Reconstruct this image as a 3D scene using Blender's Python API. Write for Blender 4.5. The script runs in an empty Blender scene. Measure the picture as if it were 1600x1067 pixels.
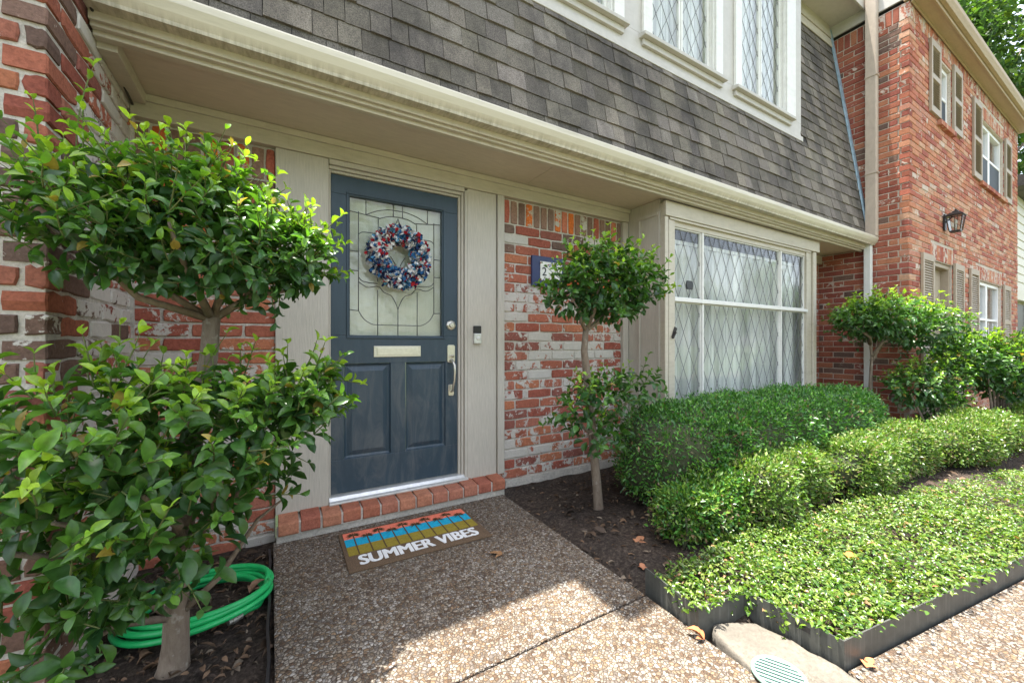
import bpy, math, random
import numpy as np
from mathutils import Vector, Matrix, Euler

# ------------------------------------------------------------------ camera, light, exposure
S = bpy.context.scene
COL = S.collection
R = math.radians
cam_d = bpy.data.cameras.new("camera")
cam_d.sensor_width = 36.0
cam_d.lens = 36.0 * 625.0 / 1600.0
cam_d.shift_y = 3.5 / 1600.0
cam_d.clip_start = 0.02
cam_d.clip_end = 500.0
cam = bpy.data.objects.new("camera", cam_d)
cam.location = (0, 0, 1.15)
cam.rotation_euler = (R(90), 0, R(-30.6))
COL.objects.link(cam)
S.camera = cam

SUN_EL, SUN_AZ = 81.0, -39.1         # the sun stands high behind the house (+Y), a little to the left
W = bpy.data.worlds.new("World")
S.world = W
W.use_nodes = True
_sky = W.node_tree.nodes.new("ShaderNodeTexSky")
_sky.sky_type = 'NISHITA'
_sky.sun_disc = False
_sky.sun_elevation = R(SUN_EL)
_sky.sun_rotation = R(SUN_AZ)
_sky.dust_density = 2.5
_sky.air_density = 1.0
_sky.ozone_density = 0.6
_bg = W.node_tree.nodes["Background"]
_bg.inputs[1].default_value = 0.15
_hs = W.node_tree.nodes.new("ShaderNodeHueSaturation")
_hs.inputs["Saturation"].default_value = 0.5
W.node_tree.links.new(_sky.outputs[0], _hs.inputs["Color"])
W.node_tree.links.new(_hs.outputs[0], _bg.inputs[0])

sun_d = bpy.data.lights.new("sun", 'SUN')
sun_d.energy = 4.0
sun_d.angle = R(0.5)
sun_d.color = (1.0, 0.95, 0.87)
sun = bpy.data.objects.new("sun", sun_d)
sun.location = (0, 8, 20)
sun.rotation_euler = Vector((math.sin(R(SUN_AZ)) * math.cos(R(SUN_EL)), math.cos(R(SUN_AZ)) * math.cos(R(SUN_EL)), math.sin(R(SUN_EL)))).to_track_quat('Z', 'Y').to_euler()
COL.objects.link(sun)

S.view_settings.view_transform = 'Standard'
S.view_settings.look = 'None'
S.view_settings.gamma = 1.0
S.view_settings.exposure = 2.2
S.cycles.use_denoising = True
S.cycles.max_bounces = 10
S.cycles.diffuse_bounces = 6
S.cycles.transparent_max_bounces = 12

rng = np.random.default_rng(7)
random.seed(7)

# ------------------------------------------------------------------ mesh helpers
class MB:
    """Collects geometry for ONE mesh: points, polygons, a colour and a material slot per polygon."""
    def __init__(self):
        self.V, self.L, self.N, self.M, self.C, self.SM = [], [], [], [], [], []
        self.nv = 0

    def add(self, verts, faces, mat=0, col=(1, 1, 1, 0), smooth=False):
        verts = np.asarray(verts, dtype=np.float64).reshape(-1, 3)
        self.V.append(verts)
        self.L.append(np.array([i for f in faces for i in f], dtype=np.int64) + self.nv)
        self.N.append(np.array([len(f) for f in faces], dtype=np.int64))
        n = len(faces)
        self.M.append(np.full(n, mat, dtype=np.int64))
        c = tuple(col) + (0,) * (4 - len(col))
        self.C.append(np.tile(np.array(c, dtype=np.float32), (n, 1)))
        self.SM.append(np.full(n, smooth, dtype=bool))
        self.nv += len(verts)

    def bulk(self, verts, tmpl_faces, count, nv_t, mat, cols, smooth):
        """count copies of a template with nv_t points; verts (count*nv_t,3); cols (count,3)."""
        loops = np.array([i for f in tmpl_faces for i in f], dtype=np.int64)
        sizes = np.array([len(f) for f in tmpl_faces], dtype=np.int64)
        off = (np.arange(count) * nv_t)[:, None] + self.nv
        self.V.append(verts.reshape(-1, 3))
        self.L.append((loops[None, :] + off).reshape(-1))
        self.N.append(np.tile(sizes, count))
        nf = len(tmpl_faces) * count
        self.M.append(np.full(nf, mat, dtype=np.int64))
        c4 = np.concatenate([cols, np.zeros((count, 1))], axis=1)
        self.C.append(np.repeat(c4, len(tmpl_faces), axis=0).astype(np.float32))
        self.SM.append(np.full(nf, smooth, dtype=bool))
        self.nv += count * nv_t

    def box(self, a, b, mat=0, col=(1, 1, 1, 0)):
        x0, y0, z0 = (min(p, q) for p, q in zip(a, b))
        x1, y1, z1 = (max(p, q) for p, q in zip(a, b))
        v = [(x0, y0, z0), (x1, y0, z0), (x1, y1, z0), (x0, y1, z0), (x0, y0, z1), (x1, y0, z1), (x1, y1, z1), (x0, y1, z1)]
        self.add(v, [(0, 3, 2, 1), (4, 5, 6, 7), (0, 1, 5, 4), (1, 2, 6, 5), (2, 3, 7, 6), (3, 0, 4, 7)], mat, col)
        return self

    def obox(self, m, dims, mat=0, col=(1, 1, 1, 0)):
        """box of full size dims centred at the origin of matrix m"""
        hx, hy, hz = (d / 2 for d in dims)
        v = [(-hx, -hy, -hz), (hx, -hy, -hz), (hx, hy, -hz), (-hx, hy, -hz), (-hx, -hy, hz), (hx, -hy, hz), (hx, hy, hz), (-hx, hy, hz)]
        v = [m @ Vector(p) for p in v]
        self.add(v, [(0, 3, 2, 1), (4, 5, 6, 7), (0, 1, 5, 4), (1, 2, 6, 5), (2, 3, 7, 6), (3, 0, 4, 7)], mat, col)
        return self

    def extrude(self, prof, x0, x1, axis='x', mat=0, col=(1, 1, 1, 0), smooth=False):
        """closed 2-D profile extruded along an axis. axis x: profile (y,z); y: (x,z); z: (x,y)"""
        def p(u, v, t):
            return (t, u, v) if axis == 'x' else ((u, t, v) if axis == 'y' else (u, v, t))
        n = len(prof)
        v = [p(u, w, x0) for u, w in prof] + [p(u, w, x1) for u, w in prof]
        f = [(i, (i + 1) % n, n + (i + 1) % n, n + i) for i in range(n)]
        f += [tuple(range(n - 1, -1, -1)), tuple(range(n, 2 * n))]
        self.add(v, f, mat, col, smooth)
        return self

    def tube(self, pts, rad, n=8, mat=0, col=(1, 1, 1, 0), smooth=True, cap=True):
        pts = [Vector(p) for p in pts]
        if not hasattr(rad, '__len__'):
            rad = [rad] * len(pts)
        ref = Vector((0, 0, 1)) if abs((pts[-1] - pts[0]).normalized().z) < 0.9 else Vector((1, 0, 0))
        v = []
        for i, p in enumerate(pts):
            d = (pts[min(i + 1, len(pts) - 1)] - pts[max(i - 1, 0)]).normalized()
            s = d.cross(ref)
            if s.length < 1e-4:
                s = d.cross(Vector((0, 1, 0)))
            s.normalize()
            t = s.cross(d).normalized()
            for k in range(n):
                a = 2 * math.pi * k / n
                v.append(p + (s * math.cos(a) + t * math.sin(a)) * rad[i])
        f = []
        for i in range(len(pts) - 1):
            for k in range(n):
                k2 = (k + 1) % n
                f.append((i * n + k, i * n + k2, (i + 1) * n + k2, (i + 1) * n + k))
        if cap:
            f.append(tuple(range(n - 1, -1, -1)))
            f.append(tuple((len(pts) - 1) * n + k for k in range(n)))
        self.add(v, f, mat, col, smooth)
        return self

    def lathe(self, prof, m, n=20, mat=0, col=(1, 1, 1, 0), smooth=True):
        """profile of (radius, height) turned about the local z of matrix m"""
        v = []
        for r, h in prof:
            for k in range(n):
                a = 2 * math.pi * k / n
                v.append(m @ Vector((r * math.cos(a), r * math.sin(a), h)))
        f = []
        for i in range(len(prof) - 1):
            for k in range(n):
                k2 = (k + 1) % n
                f.append((i * n + k, i * n + k2, (i + 1) * n + k2, (i + 1) * n + k))
        f.append(tuple(range(n - 1, -1, -1)))
        f.append(tuple((len(prof) - 1) * n + k for k in range(n)))
        self.add(v, f, mat, col, smooth)
        return self

    def build(self, name, mats, parent=None, bevel=0.0):
        me = bpy.data.meshes.new(name)
        V = np.concatenate(self.V)
        L = np.concatenate(self.L)
        N = np.concatenate(self.N)
        me.vertices.add(len(V))
        me.vertices.foreach_set("co", V.astype(np.float32).reshape(-1))
        me.loops.add(len(L))
        me.loops.foreach_set("vertex_index", L.astype(np.int32))
        me.polygons.add(len(N))
        st = np.concatenate([[0], np.cumsum(N)[:-1]]).astype(np.int32)
        me.polygons.foreach_set("loop_start", st)
        me.polygons.foreach_set("material_index", np.concatenate(self.M).astype(np.int32))
        me.polygons.foreach_set("use_smooth", np.concatenate(self.SM))
        at = me.attributes.new("col", 'FLOAT_COLOR', 'FACE')
        at.data.foreach_set("color", np.concatenate(self.C).reshape(-1))
        me.update(calc_edges=True)
        me.validate()
        if not isinstance(mats, (list, tuple)):
            mats = [mats]
        for m in mats:
            me.materials.append(m)
        o = bpy.data.objects.new(name, me)
        COL.objects.link(o)
        if parent is not None:
            o.parent = parent
            o.matrix_parent_inverse = parent_matrix(parent).inverted()
        if bevel > 0:
            b = o.modifiers.new("bevel", 'BEVEL')
            b.width = bevel
            b.segments = 2
            b.limit_method = 'ANGLE'
            b.angle_limit = R(40)
        return o


def parent_matrix(o):
    m = Matrix.Translation(o.location) @ o.rotation_euler.to_matrix().to_4x4()
    if o.parent is not None:
        return parent_matrix(o.parent) @ o.matrix_parent_inverse @ m
    return m


def tag(o, label, cat, group=None):
    o["label"] = label
    o["category"] = cat
    if group:
        o["group"] = group
    return o


def thing(name, label, cat, loc=(0, 0, 0), group=None):
    o = bpy.data.objects.new(name, None)
    o.empty_display_size = 0.1
    COL.objects.link(o)
    o.location = loc
    return tag(o, label, cat, group)


def struct(o, kind='structure'):
    o["kind"] = kind
    return o


# ------------------------------------------------------------------ materials
class NT:
    def __init__(self, name):
        self.m = bpy.data.materials.new(name)
        self.m.use_nodes = True
        self.t = self.m.node_tree
        self.b = self.t.nodes["Principled BSDF"]
        self.out = self.t.nodes["Material Output"]

    def n(self, typ, **kw):
        nd = self.t.nodes.new("ShaderNode" + typ)
        for k, v in kw.items():
            if k.startswith("_"):
                setattr(nd, k[1:], v)
                continue
            sock = nd.inputs[int(k[1:])] if (k[0] == 'i' and k[1:].isdigit()) else nd.inputs[k.replace("__", " ")]
            self.set(sock, v)
        return nd

    def set(self, sock, v):
        if isinstance(v, bpy.types.NodeSocket):
            self.t.links.new(v, sock)
        elif isinstance(v, tuple) and len(v) == 3 and sock.type == 'RGBA':
            sock.default_value = (*v, 1)
        else:
            sock.default_value = v

    def p(self, **kw):
        for k, v in kw.items():
            self.set(self.b.inputs[k.replace("__", " ")], v)
        return self

    def obj(self, scale=(1, 1, 1)):
        tc = self.n("TexCoord")
        if scale == (1, 1, 1):
            return tc.outputs["Object"]
        return self.n("Mapping", Vector=tc.outputs["Object"], Scale=scale).outputs[0]

    def noise(self, vec, scale, detail=4.0, rough=0.55, dist=0.0):
        return self.n("TexNoise", Vector=vec, Scale=scale, Detail=detail, Roughness=rough, Distortion=dist).outputs[0]

    def ramp(self, fac, stops, interp='LINEAR'):
        r = self.n("ValToRGB", Fac=fac)
        r.color_ramp.interpolation = interp
        e = r.color_ramp.elements
        while len(e) > 1:
            e.remove(e[0])
        for i, (pos, c) in enumerate(stops):
            el = e[0] if i == 0 else e.new(pos)
            el.position = pos
            el.color = (*c, 1) if len(c) == 3 else c
        return r.outputs[0]

    def mix(self, fac, a, b, mode='MIX'):
        m = self.t.nodes.new("ShaderNodeMix")
        m.data_type = 'RGBA'
        m.blend_type = mode
        self.set(m.inputs[0], fac)
        self.set(m.inputs[6], a)
        self.set(m.inputs[7], b)
        return m.outputs[2]

    def math(self, op, a, b=0.0, clamp=False):
        m = self.n("Math", _operation=op, i0=a, i1=b)
        m.use_clamp = clamp
        return m.outputs[0]

    def mapr(self, v, a, b, c=0.0, d=1.0):
        return self.n("MapRange", i0=v, i1=a, i2=b, i3=c, i4=d).outputs[0]

    def attr(self):
        return self.n("Attribute", _attribute_name="col")

    def bump(self, h, strength=0.3, dist=0.01):
        self.set(self.b.inputs["Normal"], self.n("Bump", Height=h, Strength=strength, Distance=dist).outputs[0])
        return self


def g3(v):
    return (v, v, v)


def painted(name, c, rough=0.55, grain=(3, 3, 3), amt=0.10, dirt=0.0, dirtc=(0.16, 0.13, 0.08), bump=0.15):
    k = NT(name)
    o = k.obj(grain)
    n1 = k.noise(o, 6.0, 6, 0.6)
    n2 = k.noise(k.obj(), 1.3, 4)
    f = k.mapr(n1, 0.3, 0.75, 1 - amt, 1 + amt)
    c1 = k.mix(1.0, c, k.n("CombineXYZ", i0=f, i1=f, i2=f).outputs[0], 'MULTIPLY')
    f2 = k.mapr(n2, 0.35, 0.7, 1 - amt, 1.0)
    c1 = k.mix(1.0, c1, k.n("CombineXYZ", i0=f2, i1=f2, i2=f2).outputs[0], 'MULTIPLY')
    if dirt:
        d = k.mapr(k.noise(k.obj((1.5, 6, 6)), 3.0, 9, 0.7), 0.52, 0.72, 0, dirt)
        c1 = k.mix(d, c1, dirtc)
        d2 = k.mapr(k.noise(k.obj((16, 5, 0.7)), 2.4, 6, 0.7), 0.56, 0.74, 0, dirt * 0.8)
        c1 = k.mix(d2, c1, dirtc)
    k.p(Base__Color=c1, Roughness=rough)
    k.bump(n1, bump, 0.004)
    return k.m


def mat_brick(name, washc=(0.60, 0.56, 0.50), bump=0.6):
    k = NT(name)
    a = k.attr()
    o = k.obj()
    fine = k.noise(o, 70, 6, 0.7)
    mid = k.noise(o, 17, 6, 0.65, 0.4)
    f = k.mapr(fine, 0.25, 0.75, 0.62, 1.35)
    c = k.mix(1.0, a.outputs["Color"], k.n("CombineXYZ", i0=f, i1=f, i2=f).outputs[0], 'MULTIPLY')
    blot = k.mapr(k.noise(o, 9, 7, 0.7), 0.50, 0.70, 0, 0.55)
    c = k.mix(blot, c, k.mix(1.0, c, (0.42, 0.36, 0.34), 'MULTIPLY'))
    w = k.math('ADD', mid, k.math('MULTIPLY', k.math('SUBTRACT', fine, 0.5), 0.22))
    th = k.math('SUBTRACT', 0.80, k.math('MULTIPLY', a.outputs["Alpha"], 0.55))
    m = k.mapr(k.math('SUBTRACT', w, th), -0.018, 0.03)
    wc = k.mix(k.noise(o, 40, 5), washc, tuple(v * 0.72 for v in washc))
    c = k.mix(m, c, wc)
    k.p(Base__Color=c, Roughness=0.9)
    k.b.inputs["Specular IOR Level"].default_value = 0.2
    k.bump(k.math('ADD', k.math('MULTIPLY', m, 0.25), k.math('ADD', fine, k.math('MULTIPLY', mid, 0.6))), bump, 0.006)
    return k.m


def mat_mortar(name, c=(0.46, 0.42, 0.36)):
    k = NT(name)
    o = k.obj()
    f = k.noise(o, 60, 8, 0.75)
    s = k.mapr(k.noise(o, 3, 6, 0.7), 0.4, 0.68, 0, 0.6)
    col = k.mix(k.mapr(f, 0.3, 0.7), tuple(v * 0.6 for v in c), tuple(min(1, v * 1.25) for v in c))
    col = k.mix(s, col, tuple(v * 0.5 for v in c))
    k.p(Base__Color=col, Roughness=0.95)
    k.bump(f, 0.9, 0.008)
    return k.m


def mat_leaf(name, trans=0.30, rough=0.32, spec=0.5, tcol=(0.9, 1.0, 0.35), cvar=0.2):
    k = NT(name)
    a = k.attr()
    n = k.noise(k.obj(), 55, 3)
    f = k.mapr(n, 0.3, 0.7, 1 - cvar, 1 + cvar)
    c = k.mix(1.0, a.outputs["Color"], k.n("CombineXYZ", i0=f, i1=f, i2=f).outputs[0], 'MULTIPLY')
    k.p(Base__Color=c, Roughness=rough)
    k.b.inputs["Specular IOR Level"].default_value = spec
    tr = k.n("BsdfTranslucent", Color=k.mix(1.0, k.mix(1.0, c, tcol, 'MULTIPLY'), (1.9, 1.9, 1.9), 'MULTIPLY'))
    mx = k.n("MixShader", i0=trans, i1=k.b.outputs[0], i2=tr.outputs[0])
    k.t.links.new(mx.outputs[0], k.out.inputs[0])
    return k.m


def mat_attr(name, rough=0.7, spec=0.3, scale=40, amt=0.25, bump=0.3, metallic=0.0):
    k = NT(name)
    a = k.attr()
    n = k.noise(k.obj(), scale, 6, 0.65)
    f = k.mapr(n, 0.3, 0.7, 1 - amt, 1 + amt)
    c = k.mix(1.0, a.outputs["Color"], k.n("CombineXYZ", i0=f, i1=f, i2=f).outputs[0], 'MULTIPLY')
    k.p(Base__Color=c, Roughness=rough, Metallic=metallic)
    k.b.inputs["Specular IOR Level"].default_value = spec
    k.bump(n, bump, 0.004)
    return k.m


def mat_plain(name, c, rough=0.5, metallic=0.0, scale=25, amt=0.12, bump=0.1):
    k = NT(name)
    n = k.noise(k.obj(), scale, 5, 0.6)
    f = k.mapr(n, 0.3, 0.7, 1 - amt, 1 + amt)
    k.p(Base__Color=k.mix(1.0, c, k.n("CombineXYZ", i0=f, i1=f, i2=f).outputs[0], 'MULTIPLY'), Roughness=rough, Metallic=metallic)
    if bump:
        k.bump(n, bump, 0.003)
    return k.m


def mat_glass(name, tint=(0.86, 0.9, 0.9), wav=0.0, ior=1.5):
    k = NT(name)
    gl = k.n("BsdfGlossy", Color=(1.0, 1.0, 1.0), Roughness=0.02)
    tr = k.n("BsdfTransparent", Color=tint)
    lw = k.n("LayerWeight", Blend=0.5)
    fr = k.math('ADD', 0.035, k.math('MULTIPLY', k.math('POWER', lw.outputs["Facing"], 5.0), 0.9))
    if wav:
        b = k.n("Bump", Height=k.noise(k.obj(), 9.0, 3), Strength=wav, Distance=0.02)
        k.t.links.new(b.outputs[0], gl.inputs["Normal"])
    mx = k.n("MixShader", i0=fr, i1=tr.outputs[0], i2=gl.outputs[0])
    k.t.links.new(mx.outputs[0], k.out.inputs[0])
    return k.m


def mat_aggregate():
    k = NT("pebble_aggregate")
    o = k.obj()
    wob = k.n("VectorMath", _operation='ADD', i0=o, i1=k.n("VectorMath", _operation='SCALE', i0=k.n("TexNoise", Vector=o, Scale=30.0).outputs[1], Scale=0.018).outputs[0]).outputs[0]
    v1 = k.n("TexVoronoi", Vector=wob, Scale=76.0, Randomness=1.0)
    e1 = k.n("TexVoronoi", _feature='DISTANCE_TO_EDGE', Vector=wob, Scale=76.0, Randomness=1.0)
    cell = k.n("SeparateColor", Color=v1.outputs["Color"])
    big = k.ramp(cell.outputs[0], [(0.0, (0.38, 0.33, 0.265)), (0.2, (0.225, 0.165, 0.108)), (0.36, (0.30, 0.25, 0.19)), (0.52, (0.13, 0.082, 0.050)),
                                   (0.64, (0.42, 0.385, 0.335)), (0.76, (0.20, 0.168, 0.14)), (0.9, (0.27, 0.18, 0.105))], 'CONSTANT')
    fv = k.mapr(cell.outputs[1], 0, 1, 0.68, 1.0)
    big = k.mix(1.0, big, k.n("CombineXYZ", i0=fv, i1=fv, i2=fv).outputs[0], 'MULTIPLY')
    sp = k.mapr(k.noise(o, 260, 4, 0.7), 0.3, 0.7, 0.8, 1.15)
    big = k.mix(1.0, big, k.n("CombineXYZ", i0=sp, i1=sp, i2=sp).outputs[0], 'MULTIPLY')
    matrix = k.mix(k.noise(o, 140, 5, 0.7), (0.040, 0.029, 0.020), (0.12, 0.092, 0.066))
    rim = k.mapr(e1.outputs["Distance"], 0.04, 0.12)
    c = k.mix(rim, matrix, big)
    st = k.mapr(k.noise(o, 2.2, 7, 0.65), 0.38, 0.70, 0, 0.55)
    c = k.mix(st, c, k.mix(1.0, c, (0.58, 0.50, 0.44), 'MULTIPLY'))
    k.p(Base__Color=c, Roughness=0.75)
    k.b.inputs["Specular IOR Level"].default_value = 0.35
    h = k.math('ADD', k.math('SMOOTH_MIN', e1.outputs["Distance"], 0.28), k.math('MULTIPLY', k.noise(o, 200, 4), 0.06))
    k.bump(h, 1.0, 0.022)
    return k.m


def mat_soil():
    k = NT("dark_mulch_soil")
    o = k.obj()
    n = k.noise(o, 45, 10, 0.75)
    n2 = k.noise(o, 4, 5)
    c = k.ramp(n, [(0.3, (0.016, 0.012, 0.010)), (0.52, (0.060, 0.047, 0.038)), (0.68, (0.14, 0.112, 0.09)), (0.8, (0.25, 0.205, 0.165))])
    c = k.mix(k.mapr(n2, 0.4, 0.7, 0, 0.5), c, k.mix(1.0, c, (1.9, 1.75, 1.6), 'MULTIPLY'))
    k.p(Base__Color=c, Roughness=0.95)
    k.b.inputs["Specular IOR Level"].default_value = 0.15
    k.bump(n, 1.0, 0.03)
    return k.m


def mat_shingle():
    k = NT("asphalt_shingle")
    a = k.attr()
    o = k.obj()
    g = k.noise(o, 150, 4, 0.85)
    f = k.mapr(g, 0.32, 0.68, 0.30, 1.80)
    c = k.mix(1.0, a.outputs["Color"], k.n("CombineXYZ", i0=f, i1=f, i2=f).outputs[0], 'MULTIPLY')
    st = k.mapr(k.noise(k.obj((1, 1, 0.6)), 1.9, 8, 0.72), 0.45, 0.66, 0, 0.75)
    c = k.mix(st, c, (0.030, 0.028, 0.028))
    k.p(Base__Color=c, Roughness=0.95)
    k.b.inputs["Specular IOR Level"].default_value = 0.25
    k.bump(g, 0.7, 0.004)
    return k.m


def mat_gutter():
    k = NT("weathered_gutter_paint")
    o = k.obj((0.5, 5, 5))
    n = k.noise(o, 3, 9, 0.7)
    z = k.n("SeparateXYZ", Vector=k.obj()).outputs[2]
    band = k.mapr(z, 2.515, 2.475, 0, 1.0)
    drips = k.mapr(k.noise(k.obj((14, 3, 1.5)), 3.0, 5, 0.7), 0.35, 0.7)
    m = k.math('MULTIPLY', k.math('ADD', k.math('MULTIPLY', band, drips), k.mapr(n, 0.5, 0.75, 0, 0.5)), 0.75, True)
    k.p(Base__Color=k.mix(m, (0.56, 0.52, 0.41), (0.17, 0.145, 0.085)), Roughness=0.45)
    k.bump(n, 0.1, 0.004)
    return k.m


def mat_doorblue():
    k = NT("blue_door_paint")
    o = k.obj((9, 9, 0.9))
    n = k.noise(o, 3.0, 7, 0.65, 0.5)
    wash = k.mapr(k.noise(k.obj((5, 5, 1.2)), 2.0, 6, 0.7, 1.2), 0.46, 0.70, 0, 0.6)
    z = k.n("SeparateXYZ", Vector=k.obj()).outputs[2]
    wash = k.math('MULTIPLY', wash, k.mapr(z, 1.25, 0.8))
    c = k.mix(k.mapr(n, 0.3, 0.7), (0.020, 0.040, 0.060), (0.027, 0.052, 0.074))
    c = k.mix(wash, c, (0.11, 0.12, 0.125))
    k.p(Base__Color=c, Roughness=0.42)
    k.bump(n, 0.12, 0.003)
    return k.m


def mat_bark(name, a=(0.13, 0.092, 0.063), b=(0.24, 0.19, 0.14)):
    k = NT(name)
    n = k.noise(k.obj((1, 1, 0.35)), 38, 8, 0.7, 0.5)
    sp = k.mapr(k.noise(k.obj(), 24, 4), 0.60, 0.68, 0, 0.6)
    k.p(Base__Color=k.mix(sp, k.mix(k.mapr(n, 0.3, 0.7), a, b), (0.33, 0.30, 0.25)), Roughness=0.9)
    k.bump(n, 0.8, 0.01)
    return k.m


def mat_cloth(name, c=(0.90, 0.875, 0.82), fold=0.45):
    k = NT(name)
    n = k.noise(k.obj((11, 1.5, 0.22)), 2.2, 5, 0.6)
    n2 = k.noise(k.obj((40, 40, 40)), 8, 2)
    f = k.mapr(n, 0.36, 0.64, fold, 1.0)  # light and dark of the sheer pleats put into the colour as vertical bands
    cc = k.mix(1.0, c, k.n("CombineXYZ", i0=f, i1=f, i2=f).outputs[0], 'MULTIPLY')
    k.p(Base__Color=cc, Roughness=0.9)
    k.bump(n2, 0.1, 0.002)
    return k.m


def mat_edging():
    k = NT("dark_edging_metal")
    st = k.mapr(k.noise(k.obj((40, 40, 1.2)), 1.6, 7, 0.7), 0.54, 0.66, 0, 0.55)
    n = k.noise(k.obj(), 14, 7, 0.7)
    c = k.mix(k.mapr(n, 0.3, 0.7), (0.040, 0.042, 0.037), (0.080, 0.082, 0.072))
    k.p(Base__Color=k.mix(st, c, (0.16, 0.16, 0.145)), Roughness=0.5)
    k.bump(n, 0.15, 0.004)
    return k.m


M = {}
M['brick'] = mat_brick("old_brick")
M['brick_far'] = mat_brick("red_brick", (0.60, 0.50, 0.42), 0.4)
M['mortar'] = mat_mortar("pale_mortar", (0.60, 0.55, 0.48))
M['mortar_far'] = mat_mortar("warm_mortar", (0.60, 0.52, 0.43))
M['trim'] = painted("taupe_trim_paint", (0.50, 0.46, 0.39), 0.6, (22, 22, 1.6), 0.12, 0.0, bump=0.45)
M['soffit'] = painted("soffit_paint", (0.54, 0.475, 0.365), 0.7, (2, 8, 8), 0.07)
M['cream'] = painted("cream_trim_paint", (0.50, 0.455, 0.36), 0.5, (2, 8, 8), 0.08, 0.35, (0.22, 0.18, 0.11))
M['white'] = painted("white_window_paint", (0.72, 0.71, 0.66), 0.45, (3, 3, 3), 0.06, 0.15)
M['casing'] = painted("grey_casing_paint", (0.50, 0.475, 0.43), 0.5, (3, 3, 3), 0.06, 0.12)
M['gutter'] = mat_gutter()
M['door'] = mat_doorblue()
M['alu'] = mat_plain("brushed_threshold_metal", (0.62, 0.62, 0.60), 0.35, 0.6, 30)
M['nickel'] = mat_plain("satin_nickel", (0.58, 0.55, 0.48), 0.32, 0.85, 60, 0.08)
M['lead'] = mat_plain("lead_came", (0.11, 0.11, 0.115), 0.5, 0.3)
M['lead_pale'] = mat_plain("pale_lead_came", (0.13, 0.13, 0.13), 0.45, 0.3)
M['glass'] = mat_glass("window_glass", (0.93, 0.95, 0.95), 0.05)
M['door_glass'] = mat_glass("wavy_door_glass", (0.92, 0.94, 0.92), 0.25)
M['curtain'] = mat_cloth("white_curtain")
M['blind'] = mat_cloth("cream_blind", (0.74, 0.71, 0.60), 0.9)
M['shingle'] = mat_shingle()
M['flash'] = mat_plain("blue_flashing_metal", (0.30, 0.42, 0.50), 0.5, 0.1, 14, 0.3)
M['dark'] = mat_plain("dark_room", (0.05, 0.05, 0.05), 0.9)
M['aggregate'] = mat_aggregate()
M['soil'] = mat_soil()
M['grass_ground'] = mat_plain("distant_lawn", (0.07, 0.10, 0.03), 0.95, 0, 8, 0.3)
M['leaf'] = mat_leaf("glossy_privet_leaf", 0.32, 0.32, 0.45)
M['leaf_small'] = mat_leaf("small_hedge_leaf", 0.26, 0.32, 0.5)
M['leaf_tree'] = mat_leaf("tree_leaf", 0.35, 0.5, 0.3)
M['twig'] = mat_attr("twig_bark", 0.85, 0.2)
M['bark'] = mat_bark("shrub_bark")
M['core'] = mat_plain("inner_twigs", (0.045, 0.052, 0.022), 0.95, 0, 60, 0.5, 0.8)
M['litter'] = mat_attr("dry_leaf_litter", 0.8, 0.25)
M['edging'] = mat_edging()
M['concrete'] = mat_mortar("weathered_concrete", (0.19, 0.168, 0.135))
M['attr'] = mat_attr("coloured_fibre", 0.9, 0.1, 90, 0.22, 0.7)
M['fabric'] = mat_attr("wreath_fabric", 0.8, 0.2, 120, 0.12, 0.2)
M['matbase'] = mat_plain("coir_border", (0.115, 0.072, 0.040), 1.0, 0, 220, 0.5, 1.0)
M['hose'] = mat_plain("green_rubber_hose", (0.010, 0.36, 0.095), 0.38, 0, 20, 0.12, 0.05)
M['black'] = mat_plain("black_plastic", (0.015, 0.015, 0.016), 0.4)
M['navy'] = mat_plain("navy_plaque_paint", (0.018, 0.030, 0.10), 0.4)
M['tile'] = mat_plain("white_tile", (0.72, 0.70, 0.62), 0.25)
M['shutter'] = painted("taupe_shutter_paint", (0.36, 0.29, 0.21), 0.6, (3, 3, 3), 0.07)
M['tan'] = painted("tan_eave_paint", (0.42, 0.31, 0.19), 0.6, (2, 8, 8), 0.07, 0.2)
M['vinyl'] = painted("white_vinyl", (0.78, 0.78, 0.76), 0.4, (3, 3, 3), 0.03)
M['screen'] = mat_plain("dark_insect_screen", (0.035, 0.045, 0.055), 0.7)
M['lampglass'] = mat_glass("lantern_glass", (0.8, 0.82, 0.8))
M['bronze'] = mat_plain("dark_bronze", (0.030, 0.026, 0.024), 0.45, 0.4)
M['siding'] = painted("cream_lap_siding", (0.62, 0.58, 0.49), 0.6, (2, 3, 6), 0.05)
M['drain'] = mat_plain("pale_green_drain_plastic", (0.24, 0.37, 0.31), 0.5)
M['brown_spout'] = painted("beige_downspout_paint", (0.46, 0.38, 0.30), 0.5, (4, 4, 2), 0.10, 0.3, (0.25, 0.2, 0.16))
M['white_spout'] = painted("white_downspout_paint", (0.66, 0.66, 0.62), 0.45, (4, 4, 2), 0.06, 0.15)

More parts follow.
